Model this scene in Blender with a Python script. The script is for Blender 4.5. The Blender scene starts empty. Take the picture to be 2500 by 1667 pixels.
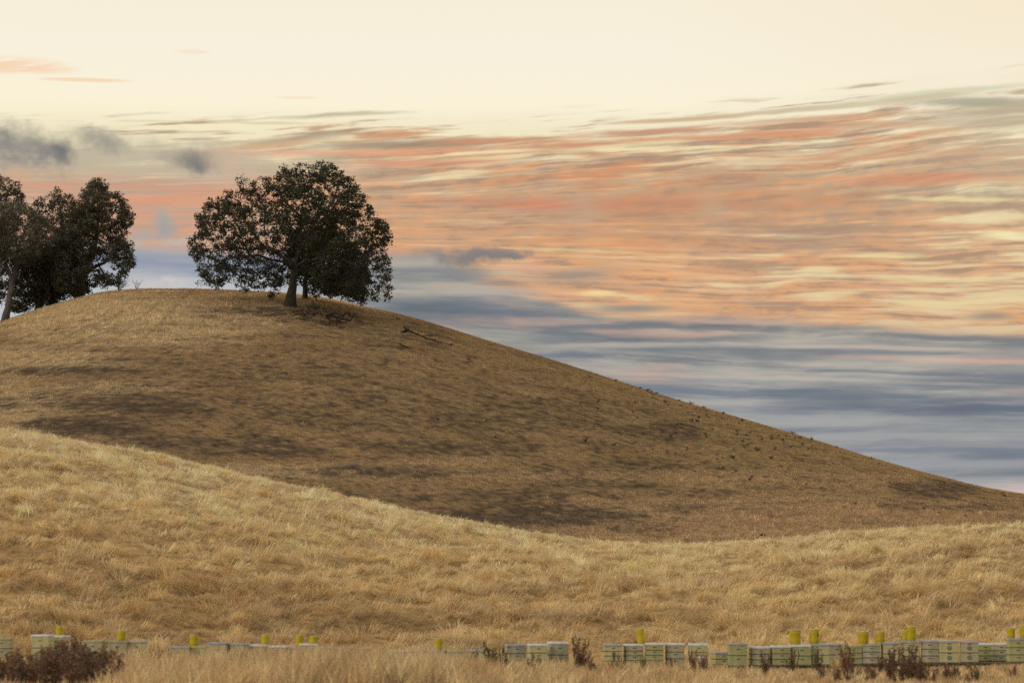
import bpy, bmesh, math, random
import numpy as np
from mathutils import Vector

C = bpy.context.scene.collection
SC = bpy.context.scene
F = 6944.4                      # focal length of the 2500 px wide photograph, in its pixels (100 mm lens)
HOR = 1504.0                    # row of the level horizon
CAMZ = 1.5
PITCH = math.atan((HOR - 833.5) / F)

# ------------------------------------------------------------------ camera
cam_d = bpy.data.cameras.new("camera")
cam = bpy.data.objects.new("camera", cam_d)
C.objects.link(cam)
cam_d.sensor_width = 36.0
cam_d.lens = 100.0
cam_d.clip_start = 0.5
cam_d.clip_end = 20000.0
cam.location = (0, 0, CAMZ)
cam.rotation_euler = (math.pi / 2 + PITCH, 0, 0)
cam_d.dof.use_dof = True
cam_d.dof.focus_distance = 160.0
cam_d.dof.aperture_fstop = 1.7
SC.camera = cam
SC.view_settings.view_transform = 'Standard'
SC.view_settings.look = 'None'
SC.view_settings.exposure = 0.0
SC.view_settings.gamma = 1.0
SC.cycles.max_bounces = 6
SC.cycles.diffuse_bounces = 3
SC.cycles.transmission_bounces = 3
SC.cycles.transparent_max_bounces = 6

# ------------------------------------------------------------------ soft low fill light, added behind the camera to brighten the ground
SUN_EL, SUN_AZ = math.radians(24), math.radians(-128)      # azimuth clockwise from +Y; behind the left shoulder
sd = Vector((math.sin(SUN_AZ) * math.cos(SUN_EL), math.cos(SUN_AZ) * math.cos(SUN_EL), math.sin(SUN_EL)))
fill_sun_d = bpy.data.lights.new("fill_sun", 'SUN')
fill_sun_d.energy = 0.8
fill_sun_d.angle = math.radians(14)
fill_sun_d.color = (1.0, 0.86, 0.68)
fill_sun = bpy.data.objects.new("fill_sun", fill_sun_d)
C.objects.link(fill_sun)
fill_sun.rotation_euler = (-sd).to_track_quat('-Z', 'Y').to_euler()

def lin(r, g, b):
    f = lambda c: (c / 255 / 12.92) if c <= 10 else ((c / 255 + 0.055) / 1.055) ** 2.4
    return (f(r), f(g), f(b), 1.0)

# ------------------------------------------------------------------ small node language
class V:
    """a float or colour socket of one node tree with arithmetic"""
    nt = None
    def __init__(s, sock): s.s = sock
    def _m(a, op, b=None, c=None, clamp=False):
        n = V.nt.nodes.new('ShaderNodeMath'); n.operation = op; n.use_clamp = clamp
        for i, v in enumerate((a, b, c)):
            if v is None: continue
            if isinstance(v, V): V.nt.links.new(v.s, n.inputs[i])
            else: n.inputs[i].default_value = v
        return V(n.outputs[0])
    def __add__(a, b): return V._m(a, 'ADD', b)
    __radd__ = __add__
    def __sub__(a, b): return V._m(a, 'SUBTRACT', b)
    def __rsub__(a, b): return V._m(b, 'SUBTRACT', a)
    def __mul__(a, b): return V._m(a, 'MULTIPLY', b)
    __rmul__ = __mul__
    def __truediv__(a, b): return V._m(a, 'DIVIDE', b)
def clampv(a): return V._m(a, 'ADD', 0.0, clamp=True)
def sstep(x, a, b, o0=0.0, o1=1.0):
    n = V.nt.nodes.new('ShaderNodeMapRange'); n.interpolation_type = 'SMOOTHSTEP'
    V.nt.links.new(x.s, n.inputs[0])
    for i, v in zip((1, 2, 3, 4), (a, b, o0, o1)):
        if isinstance(v, V): V.nt.links.new(v.s, n.inputs[i])
        else: n.inputs[i].default_value = v
    return V(n.outputs[0])
def curve(x, pts, x0, x1, y0, y1):
    """smooth curve through points, x and y scaled into 0..1 inside"""
    n = V.nt.nodes.new('ShaderNodeFloatCurve')
    c = n.mapping.curves[0]
    q = [((px - x0) / (x1 - x0), (py - y0) / (y1 - y0)) for px, py in pts]
    c.points[0].location = q[0]; c.points[1].location = q[-1]
    for p in q[1:-1]: c.points.new(*p)
    n.mapping.update()
    V.nt.links.new(clampv((x - x0) * (1.0 / (x1 - x0))).s, n.inputs['Value'])
    return V(n.outputs[0]) * (y1 - y0) + y0
def noise(x, y, z=0.0, detail=4.0, rough=0.55):
    """2-D fractal noise of two floats; z only moves the pattern to another place"""
    cb = V.nt.nodes.new('ShaderNodeCombineXYZ')
    for i, v in enumerate((x + z * 7.3, y + z * 3.1)):
        V.nt.links.new(v.s, cb.inputs[i])
    n = V.nt.nodes.new('ShaderNodeTexNoise'); n.noise_dimensions = '2D'
    n.inputs['Scale'].default_value = 1.0; n.inputs['Detail'].default_value = detail
    n.inputs['Roughness'].default_value = rough
    V.nt.links.new(cb.outputs[0], n.inputs['Vector'])
    return V(n.outputs[0])
def sq(x): return x * x
def mix(f, a, b):
    n = V.nt.nodes.new('ShaderNodeMix'); n.data_type = 'RGBA'
    for i, v in ((0, f), (6, a), (7, b)):
        if isinstance(v, V): V.nt.links.new(v.s, n.inputs[i])
        else: n.inputs[i].default_value = v
    return V(n.outputs[2])
def ramp(x, stops):
    n = V.nt.nodes.new('ShaderNodeValToRGB')
    e = n.color_ramp.elements
    e[0].position, e[0].color = stops[0]; e[1].position, e[1].color = stops[-1]
    for p, c in stops[1:-1]:
        k = e.new(p); k.color = c
    V.nt.links.new(x.s, n.inputs[0])
    return V(n.outputs[0])

# ------------------------------------------------------------------ the open sky all round (world)
def base_sky(dx, dy, dz):
    """clear evening air: bright and warm towards the sunset and overhead, dull grey-blue behind"""
    el = V._m(V._m(V._m(dz, 'MINIMUM', 1.0), 'MAXIMUM', -1.0), 'ARCSINE')
    Y = (HOR / 1000) - el * (F / 1000)
    air = ramp(clampv(Y * (1 / 1.3)), [(0.0, lin(247, 238, 216)), (.10, lin(248, 240, 220)), (.20, lin(250, 241, 215)), (.27, lin(244, 234, 196)),
                              (.34, lin(233, 219, 178)), (.5, lin(230, 211, 164)), (.62, lin(220, 196, 158)), (1.0, lin(196, 188, 178))])
    nish = V.nt.nodes.new('ShaderNodeTexSky'); nish.sky_type = 'NISHITA'; nish.sun_disc = False
    nish.sun_elevation = SUN_EL; nish.sun_rotation = SUN_AZ
    mul = V.nt.nodes.new('ShaderNodeMix'); mul.data_type = 'RGBA'; mul.blend_type = 'MULTIPLY'
    mul.inputs[0].default_value = 1.0; V.nt.links.new(nish.outputs[0], mul.inputs[6]); mul.inputs[7].default_value = (.10, .10, .10, 1)
    nb = V(mul.outputs[2])
    high = mix(.25, HIGH, nb)
    s = mix(sstep(Y, -.1, -2.2), air, high)
    s = mix(sstep(dy, .5, -.35, 0.0, .85), s, mix(.4, BEHIND, nb))
    return s, Y
HIGH = (1.35, 1.18, .92, 1)
BEHIND = (.46, .44, .44, 1)
world = bpy.data.worlds.new("World"); SC.world = world; world.use_nodes = True
nt = world.node_tree; nt.nodes.clear(); V.nt = nt
tc = nt.nodes.new('ShaderNodeTexCoord')
sep = nt.nodes.new('ShaderNodeSeparateXYZ'); nt.links.new(tc.outputs['Generated'], sep.inputs[0])
sky, _ = base_sky(*(V(o) for o in sep.outputs))
bg = nt.nodes.new('ShaderNodeBackground'); nt.links.new(sky.s, bg.inputs[0]); bg.inputs[1].default_value = 1.0
out = nt.nodes.new('ShaderNodeOutputWorld'); nt.links.new(bg.outputs[0], out.inputs[0])
world.cycles.sampling_method = 'MANUAL'; world.cycles.sample_map_resolution = 512

# ------------------------------------------------------------------ cloud sky: a dome segment 9 km out, over the sunset side
DOME_R = 9000.0
bm = bmesh.new()
NA, NE = 72, 24
vs = [[bm.verts.new((DOME_R * math.cos(e) * math.sin(a), DOME_R * math.cos(e) * math.cos(a), DOME_R * math.sin(e) + CAMZ))
       for a in np.linspace(-math.radians(62), math.radians(62), NA + 1)] for e in np.linspace(-math.radians(2), math.radians(30), NE + 1)]
for r in range(NE):
    for c in range(NA): bm.faces.new((vs[r][c], vs[r][c + 1], vs[r + 1][c + 1], vs[r + 1][c]))
me = bpy.data.meshes.new("sky"); bm.to_mesh(me); bm.free()
for p in me.polygons: p.use_smooth = True
sky_ob = bpy.data.objects.new("sky", me); C.objects.link(sky_ob)
sky_ob["kind"] = "structure"
sky_ob["label"] = "sunset sky with orange and blue-grey cloud bands"
sm = bpy.data.materials.new("sky"); sm.use_nodes = True; me.materials.append(sm)
sm.cycles.emission_sampling = 'NONE'
nt = sm.node_tree; nt.nodes.clear(); V.nt = nt
geo = nt.nodes.new('ShaderNodeNewGeometry')
off = nt.nodes.new('ShaderNodeVectorMath'); off.operation = 'SUBTRACT'; off.inputs[1].default_value = (0, 0, CAMZ)
nt.links.new(geo.outputs['Position'], off.inputs[0])
nrm = nt.nodes.new('ShaderNodeVectorMath'); nrm.operation = 'NORMALIZE'; nt.links.new(off.outputs[0], nrm.inputs[0])
sep = nt.nodes.new('ShaderNodeSeparateXYZ'); nt.links.new(nrm.outputs[0], sep.inputs[0])
dx, dy, dz = (V(o) for o in sep.outputs)
open_sky, Y = base_sky(dx, dy, dz)
az = V._m(dx, 'ARCTAN2', dy)
X = az * (F / 1000) + 1.25          # angle east, in units of 0.144 rad
wob = noise(X * 1.1, Y * 3.0, 3.1, detail=2) - 0.5
wob2 = noise(X * 4.0, Y * 9.0, 7.7, detail=2) - 0.5
tilt = curve(Y, [(0, .085), (.3, .075), (.45, .05), (.6, .0), (.75, -.02), (.9, -.035), (1.0, -.015), (1.2, 0)], 0, 1.2, -.1, .1)
Yw = Y + tilt * (X - 1.2) + wob * 0.035 + wob2 * 0.010
sA = noise(X * 1.3, Yw * 9, 1.0, detail=3)                # broad bands
sB = noise(X * 2.2, Yw * 24, 5.0, detail=5, rough=.62)    # streaks
sC = noise(X * 5.5, Yw * 62, 9.0, detail=4, rough=.62)    # fine streaks
sD = noise(X * 1.6, Yw * 13, 14.0, detail=4)
sF = noise(X * 2.4 + wob2 * .6, Yw * 72, 33.0, detail=4, rough=.6)   # long thin lines

# clear air
air = open_sky
air = mix(sstep(X, 1.5, 2.6) * sstep(Y, .35, 0.0), air, lin(245, 232, 205))
# high deck
edge = curve(X, [(-.2, .345), (.3, .335), (.6, .325), (.9, .305), (1.25, .315), (1.7, .275), (2.1, .25), (2.5, .23), (2.8, .21)], -.2, 2.8, 0, 1)
depth = Y - edge + (sA - .5) * .10 + (sB - .5) * 0.06
thick = curve(depth, [(-.05, 0), (0, .05), (.045, .54), (.12, .70), (.2, .9), (.3, .96), (.42, .82), (.6, .72)], -.05, .6, 0, 1)
rightgap = sstep(X, 2.05, 2.55) * sstep(Y, .42, .55) * 0.26
leftful = sstep(X, 1.25, .9) * sstep(Y, .36, .44) * 0.45
heart0 = sstep(sq((X - 1.7) * (1 / .75)) + sq((Y - .52) * (1 / .13)), 1.3, 0.0)
cov = clampv((thick - .52 - rightgap + leftful) + (sB - .5) * 1.9 + (sC - .5) * 1.7 + (sD - .5) * .9 + heart0 * .35 + .36 + (sF - .5) * 2.2)
cov = (sstep(cov, -.15, .6, 0, .72) + sstep(cov, .2, 1.1, 0, .28)) * sstep(depth, -.045, .005)
sE = noise(X * 13, Yw * 44 + wob2 * 1.5, 21.0, detail=4, rough=.6)   # ragged ripple
hue = (sD * 0.75 + sC * 0.8 + sB * .45 + sA * .2 - .66)
deck_hi = ramp(clampv(hue), [(.22, lin(168, 152, 132)), (.38, lin(196, 166, 136)), (.50, lin(204, 162, 126)), (.62, lin(208, 152, 114)), (.8, lin(214, 144, 104))])
deck_lo = ramp(clampv(hue), [(.22, lin(184, 152, 126)), (.40, lin(210, 156, 122)), (.52, lin(216, 166, 122)), (.66, lin(224, 162, 114)), (.8, lin(230, 172, 118))])
deck = mix(sstep(Y, .5, .68), deck_hi, deck_lo)
# ripple: thicker and thinner lines of the same cloud
rip = (sC - .5) * 1.2 + (sE - .5) * 1.2 + (sF - .5) * 1.9
deck = mix(sstep(rip, .0, .42, 0, .8), deck, lin(166, 140, 120))
deck = mix(sstep(rip, -.02, -.42, 0, .75), deck, lin(234, 168, 118))
# centre-right heart of the deck is duller and browner; the left part salmon
heart = sstep(sq((X - 1.75) * (1 / .7)) + sq((Y - .52) * (1 / .11)), 1.2, 0.0)
deck = mix(heart * .45, deck, lin(190, 144, 112))
deck = mix(sstep(X, 1.0, .45) * sstep(Y, .40, .47) * .75, deck, ramp(clampv(hue), [(.3, lin(196, 162, 142)), (.5, lin(210, 162, 138)), (.7, lin(222, 156, 126))]))
deck = mix(sstep(X, 2.1, 2.5) * sstep(Y, .62, .3) * .75, deck, lin(196, 180, 152))
greyedge = sstep(depth, .10, -.01) * .55 * sstep(sC, .4, .6)
deck = mix(greyedge, deck, lin(176, 160, 130))
# a dull veil over the upper left, above the salmon part
veil = sstep(X, 1.0, .55) * sstep(Y + (sB - .5) * .08, .33, .385) * sstep(Y + (sB - .5) * .08, .475, .41)
deck = mix(veil * .85, deck, lin(196, 184, 158))
sky = mix(cov, air, deck)
# long thin orange wisps in the clear air, upper left
w1 = sstep(sq((X - .02) * (1 / .17)) + sq((Y - .19 + wob2 * .03) * (1 / .022)), 1.3, .1)
w2 = sstep(sq((X - .2) * (1 / .13)) + sq((Y - .214) * (1 / .006)), 1.2, .1)
w3 = sstep(sq((X - .72) * (1 / .06)) + sq((Y - .246) * (1 / .004)), 1.2, .1)
w4 = sstep(sq((X - .46) * (1 / .05)) + sq((Y - .14) * (1 / .006)), 1.2, .1)
sky = mix(clampv(w1 * sstep(sC, .25, .6) * .8 + w2 * .7 + w3 * .4 + w4 * .35), sky, lin(246, 208, 172))

def vec(x, y):
    cb = V.nt.nodes.new('ShaderNodeCombineXYZ')
    V.nt.links.new(x.s, cb.inputs[0]); V.nt.links.new(y.s, cb.inputs[1])
    return V(cb.outputs[0])
def lens(P, cx, cy, rx, ry, slope, nz, hi, lo, a):
    """an elliptic patch of cloud with a ragged rim: mask 0..a"""
    k = round(slope / .02) * .02
    if k not in P: xx = P.get('x', X); P[k] = vec(xx, P['y'] - xx * k)
    m = V.nt.nodes.new('ShaderNodeVectorMath'); m.operation = 'MULTIPLY_ADD'
    m.inputs[1].default_value = (1 / rx, 1 / ry, 0); m.inputs[2].default_value = (-cx / rx, -(cy - cx * k) / ry, 0)
    V.nt.links.new(P[k].s, m.inputs[0])
    l = V.nt.nodes.new('ShaderNodeVectorMath'); l.operation = 'LENGTH'
    V.nt.links.new(m.outputs[0], l.inputs[0])
    return sstep(V(l.outputs[1]) + nz, hi, lo, 0.0, a)
PB = {'y': Y + wob2 * .012}
nB = (sB - .5) * 1.5 + (sC - .5) * .8 + (sF - .5) * .9 + (sE - .5) * .5
def band(cx, cy, rx, ry, sl=0.0, a=1.0, soft=1.0):
    return lens(PB, cx, cy, rx, ry * 1.15, sl, nB, 1.25, 1.25 - soft * 1.15, a)
# individual streaks of the deck's upper margin: grey-brown and orange
for (cx, cy, rx, ry, sl, col, a) in [
    (.80, .288, .20, .006, -.055, (196, 184, 150), .9),
    (.55, .308, .28, .004, .0, (218, 206, 168), .8),
    (.72, .345, .18, .011, -.12, (172, 156, 130), .85),
    (.66, .362, .15, .008, -.10, (214, 168, 128), .8),
    (1.00, .357, .28, .012, -.05, (156, 132, 112), .85),
    (1.22, .345, .20, .008, -.04, (206, 142, 108), .8),
    (.95, .376, .32, .010, -.05, (226, 158, 120), .8),
    (1.58, .327, .22, .009, -.05, (196, 140, 112), .9),
    (1.35, .365, .30, .010, -.08, (206, 148, 114), .9),
    (1.85, .338, .30, .009, -.03, (212, 146, 112), .9),
    (2.05, .317, .25, .010, -.01, (200, 160, 128), .8),
    (2.40, .270, .20, .013, .02, (172, 166, 142), .9),
    (2.30, .245, .30, .008, -.06, (206, 202, 170), .7),
    (2.42, .315, .18, .020, .0, (190, 176, 148), .7),
    (1.80, .287, .34, .006, -.06, (204, 180, 146), .75),
    (2.10, .268, .34, .007, -.06, (206, 192, 160), .7),
    (2.00, .300, .34, .007, -.03, (204, 162, 128), .75),
    (2.42, .292, .20, .008, -.02, (186, 174, 148), .75),
    (1.62, .300, .22, .005, -.06, (206, 172, 138), .7),
    (1.5, .362, .2, .007, -.06, (240, 226, 178), .7),
    (1.15, .392, .2, .006, -.07, (240, 222, 170), .7),
    (1.2, .374, .18, .005, -.06, (243, 228, 184), .8),
    (1.75, .365, .25, .004, -.02, (238, 222, 172), .7),
    (2.45, .545, .13, .020, .02, (238, 222, 176), .7),
    (2.46, .590, .09, .014, .05, (246, 232, 180), .9),
    (2.36, .500, .22, .006, .03, (238, 222, 166), .7),
    (2.42, .572, .22, .006, .10, (222, 172, 128), .8),
    (2.15, .635, .16, .008, .02, (244, 222, 160), .7),
    (2.30, .695, .20, .009, .02, (234, 214, 164), .7),
    (1.48, .715, .07, .008, .02, (242, 218, 156), .85),
    (1.40, .615, .2, .006, .05, (240, 212, 152), .6),
    (2.30, .750, .22, .012, -.03, (232, 210, 160), .75),
    (2.05, .725, .10, .007, -.05, (232, 210, 160), .7),
    (.30, .468, .30, .008, .0, (216, 150, 122), .45),
    (.38, .500, .30, .010, .02, (224, 158, 126), .6),
    (.55, .383, .22, .006, -.02, (214, 148, 120), .6),
    (1.05, .400, .22, .010, -.02, (212, 142, 114), .7),
    (1.30, .500, .28, .016, .02, (208, 132, 106), .7),
    (1.70, .500, .30, .014, .03, (198, 134, 110), .6),
    (2.25, .45, .25, .016, -.01, (214, 144, 108), .7),
    (2.1, .395, .35, .008, -.02, (204, 164, 130), .6),
]:
    sky = mix(band(cx, cy, rx, ry, sl, a), sky, lin(*col))

# lower deck
base = curve(X, [(-.2, .60), (.28, .592), (.55, .60), (.85, .605), (1.0, .61), (1.15, .655), (1.32, .72), (1.5, .765), (1.9, .79), (2.2, .80), (2.5, .82), (2.8, .85)], -.2, 2.8, 0, 1.2)
d2 = Y - base + (sA - .5) * .07 + (sB - .5) * .05
m2 = sstep(d2, -.018, .030)
vA = noise(X * .7, Yw * 8.5, 31.0, detail=5, rough=.5)
vB = noise(X * 1.8, Yw * 20, 35.0, detail=5, rough=.55)
lum = vA * .95 + vB * .55 - .28 + (sC - .5) * .28
low = ramp(clampv(lum), [(.24, lin(104, 112, 120)), (.36, lin(124, 129, 132)), (.48, lin(150, 149, 144)), (.60, lin(176, 170, 158)), (.74, lin(196, 184, 168))])
lowb = ramp(clampv(lum), [(.26, lin(110, 118, 129)), (.42, lin(132, 137, 143)), (.56, lin(156, 157, 158)), (.74, lin(184, 180, 173))])
low = mix(sstep(Y, .82, 1.05), low, lowb)
pinks = sstep(sD, .50, .68) * sstep(Y, 1.02, .9) * .45
low = mix(pinks, low, lin(214, 174, 154))
leftlow = sstep(X + (sA - .5) * .3, .98, .66)
ll = ramp(clampv((Y - .58) * (1 / .16) + (sB - .5) * .5), [(0.0, lin(196, 194, 188)), (.18, lin(170, 175, 178)), (.38, lin(146, 154, 174)), (.52, lin(158, 165, 180)), (.66, lin(192, 192, 194)), (1.0, lin(192, 197, 203))])
low = mix(leftlow * .9, low, ll)
sky = mix(m2, sky, low)
# named bands of the lower deck
for (cx, cy, rx, ry, sl, col, a) in [
    (1.50, .800, .42, .007, .0, (116, 122, 128), .85),
    (1.85, .806, .36, .012, .03, (112, 118, 124), .9),
    (2.30, .835, .30, .010, .05, (120, 122, 128), .85),
    (2.15, .868, .50, .006, .03, (124, 128, 134), .7),
    (1.35, .868, .22, .006, .02, (112, 120, 136), .8),
    (1.75, .888, .30, .010, .06, (102, 112, 124), .85),
    (2.20, .918, .40, .005, .03, (118, 124, 134), .8),
    (1.70, .955, .45, .012, .03, (120, 128, 140), .8),
    (2.20, .975, .45, .022, .03, (108, 117, 128), .8),
    (2.40, 1.010, .30, .016, .01, (102, 112, 126), .8),
    (1.95, .930, .50, .006, .03, (186, 178, 168), .75),
    (2.00, 1.035, .45, .014, .0, (168, 168, 166), .8),
    (2.10, 1.075, .50, .020, .01, (170, 169, 168), .7),
    (2.20, 1.105, .50, .009, .015, (124, 130, 144), .8),
    (2.30, 1.140, .50, .016, .0, (156, 157, 162), .8),
    (2.35, .890, .30, .006, .03, (218, 174, 154), .7),
    (1.60, .845, .30, .008, .01, (188, 180, 168), .7),
    (2.10, .855, .35, .005, .04, (196, 182, 168), .7),
    (1.10, .67, .12, .018, .0, (132, 136, 138), .8),
    (1.18, .745, .13, .016, .02, (114, 122, 132), .9),
    (1.22, .765, .11, .010, .04, (112, 120, 136), .7),
    (1.20, .715, .16, .010, -.02, (178, 172, 162), .8),
    (1.02, .640, .09, .016, .0, (168, 164, 156), .8),
    (1.28, .655, .08, .010, .02, (214, 160, 138), .7),
    (1.42, .675, .14, .020, -.06, (150, 148, 142), .6),
    (1.55, .755, .11, .010, .0, (138, 138, 134), .8),
    (1.23, .695, .06, .008, .0, (128, 132, 136), .6),
    (2.42, .785, .07, .011, .02, (148, 140, 128), .8),
]:
    sky = mix(band(cx, cy, rx, ry, sl, a), sky, lin(*col))
# puffs: nearer, rounder, grey against the colour
pA = noise(X * 9, Y * 9, 51.0, detail=6, rough=.6)
pB = noise(X * 22, Y * 26, 55.0, detail=5, rough=.6)
nP = (pA - .5) * .9 + (pB - .5) * .9
pC = noise(X * 12, Y * 16, 61.0, detail=5, rough=.62)
P0 = {'y': Y + (pC - .5) * .05 + (pB - .5) * .02, 'x': X + (pA - .5) * .06}
for (cx, cy, rx, ry, sl, col, a) in [
    (.12, .390, .34, .050, .0, (188, 178, 156), .7),
    (.36, .395, .26, .045, .0, (196, 184, 160), .65),
    (.50, .415, .12, .045, .1, (194, 174, 152), .6),
    (.02, .378, .11, .046, .2, (128, 126, 126), .85),
    (.10, .375, .075, .042, .3, (134, 131, 128), .8),
    (.140, .388, .038, .036, .3, (116, 116, 118), .9),
    (.000, .345, .05, .014, .3, (134, 132, 130), .7),
    (.235, .358, .065, .026, .28, (152, 147, 137), .8),
    (.45, .402, .065, .024, .15, (142, 138, 130), .8),
    (.480, .415, .034, .026, .3, (122, 121, 120), .9),
    (.56, .42, .06, .03, .2, (204, 176, 152), .55),
    (.395, .540, .028, .022, .1, (172, 168, 158), .95),
    (.402, .566, .036, .026, .0, (160, 162, 160), .95),
    (.345, .585, .034, .015, .0, (166, 168, 166), .85),
    (.43, .598, .05, .010, .0, (188, 188, 180), .7),
    (.30, .600, .05, .010, .0, (190, 186, 176), .6),
    (.36, .702, .05, .016, .0, (206, 200, 196), .7),
    (.42, .695, .03, .012, .0, (208, 204, 200), .7),
    (1.08, .622, .065, .019, .0, (138, 137, 135), .9),
    (1.17, .628, .10, .020, -.05, (124, 125, 126), .92),
    (1.24, .626, .055, .012, .0, (128, 126, 126), .9),
    (1.43, .51, .055, .040, .0, (192, 166, 136), .55),
    (1.75, .51, .055, .038, .0, (194, 166, 134), .65),
]:
    sky = mix(lens(P0, cx, cy, rx, ry, min(max(sl, -.2), .3), nP, 1.55, -.1, a), sky, lin(*col))
sky = mix(sstep(Y + (sC - .5) * .02, 1.175, 1.215), sky, lin(208, 186, 182))
side = sstep(V._m(az, 'ABSOLUTE'), .8, 1.0)
sky = mix(side, sky, open_sky)
em = nt.nodes.new('ShaderNodeEmission'); nt.links.new(sky.s, em.inputs[0]); em.inputs[1].default_value = 1.0
mo = nt.nodes.new('ShaderNodeOutputMaterial'); nt.links.new(em.outputs[0], mo.inputs[0])
SC.cycles.use_adaptive_sampling = True
SC.cycles.adaptive_threshold = 0.015
SC.cycles.adaptive_min_samples = 24
SC.cycles.use_denoising = False

# ================================================================== helpers
rng = np.random.default_rng(7)
def tag(o, label=None, cat=None, group=None, kind=None):
    if label: o["label"] = label
    if cat: o["category"] = cat
    if group: o["group"] = group
    if kind: o["kind"] = kind
    return o
def empty(name, loc, rz=0.0):
    o = bpy.data.objects.new(name, None); C.objects.link(o)
    o.empty_display_size = 0.1; o.location = loc; o.rotation_euler = (0, 0, rz)
    return o
def tan_of(py): return np.tan(PITCH + np.arctan((833.5 - np.asarray(py, float)) / F))
def u_of(px, py=1100.0):
    cx = (np.asarray(px, float) - 1250) / F; cy = (833.5 - np.asarray(py, float)) / F
    return cx / (math.cos(PITCH) - cy * math.sin(PITCH))
def at(px, py, Yd): return Vector((float(u_of(px, py)) * Yd, Yd, CAMZ + float(tan_of(py)) * Yd))

_perm = {}
def pn(x, y, seed=0):
    """2-D gradient noise, about -1..1"""
    if seed not in _perm:
        r = np.random.default_rng(1000 + seed)
        a = r.random(65536) * 2 * np.pi
        _perm[seed] = (np.cos(a).astype(np.float32), np.sin(a).astype(np.float32))
    gx, gy = _perm[seed]
    x = np.asarray(x, float); y = np.asarray(y, float)
    xi = np.floor(x).astype(np.int64); yi = np.floor(y).astype(np.int64)
    xf = x - xi; yf = y - yi
    sx = xf * xf * xf * (xf * (xf * 6 - 15) + 10); sy = yf * yf * yf * (yf * (yf * 6 - 15) + 10)
    def g(i, j, fx, fy):
        h = ((i * 73856093) ^ (j * 19349663)) & 65535
        return gx[h] * fx + gy[h] * fy
    a = g(xi, yi, xf, yf); b = g(xi + 1, yi, xf - 1, yf)
    c = g(xi, yi + 1, xf, yf - 1); d = g(xi + 1, yi + 1, xf - 1, yf - 1)
    return ((a + (b - a) * sx) + ((c + (d - c) * sx) - (a + (b - a) * sx)) * sy) * 1.4
def fbm(x, y, seed=0, o=4):
    s = 0.0; a = 1.0; t = 0.0
    for k in range(o):
        s = s + a * pn(x * 2 ** k, y * 2 ** k, seed + k); t += a; a *= 0.5
    return s / t * 1.3
def ss(a, b, x):
    t = np.clip((np.asarray(x, float) - a) / (b - a), 0, 1); return t * t * (3 - 2 * t)
def spl(x, pts):
    """smooth interpolation through points (monotone-ish cubic), flat outside"""
    xs = np.array([p[0] for p in pts], float); ys = np.array([p[1] for p in pts], float)
    m = np.gradient(ys, xs)
    x = np.clip(x, xs[0], xs[-1]); i = np.clip(np.searchsorted(xs, x) - 1, 0, len(xs) - 2)
    h = xs[i + 1] - xs[i]; t = (x - xs[i]) / h
    return ((2 * t**3 - 3 * t**2 + 1) * ys[i] + (t**3 - 2 * t**2 + t) * h * m[i]
            + (-2 * t**3 + 3 * t**2) * ys[i + 1] + (t**3 - t**2) * h * m[i + 1])

# ================================================================== lie of the land
NEAR = [(-1500, 1000), (-500, 1010), (0, 1052), (200, 1083), (400, 1120), (640, 1177), (800, 1209), (1000, 1254), (1200, 1293), (1350, 1316),
        (1500, 1331), (1700, 1337), (1900, 1323), (2100, 1301), (2300, 1292), (2500, 1289), (3200, 1280), (4200, 1300)]
FAR = [(-1600, 1000), (-700, 890), (-300, 830), (0, 786), (85, 760), (170, 734), (255, 715), (350, 707), (440, 706), (550, 709), (685, 717), (780, 728), (880, 749), (970, 767), (1050, 789),
       (1200, 835), (1330, 874), (1490, 925), (1650, 976), (1810, 1022), (1970, 1069), (2130, 1119), (2290, 1163), (2390, 1188), (2500, 1208), (2800, 1240), (3500, 1270), (4500, 1330)]
Y0, Y1, YV = 78.0, 132.0, 148.0
def crest_y(px): return 235.0 - 8.0 * ss(1500, 2600, px)
def hive_ground(px): return spl(px, [(-200, .30), (60, .28), (300, .12), (470, -.04), (850, -.12), (1100, -.12), (1250, .04), (1500, .10), (1800, .10), (2200, .16), (2500, .22), (2700, .24)])
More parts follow.
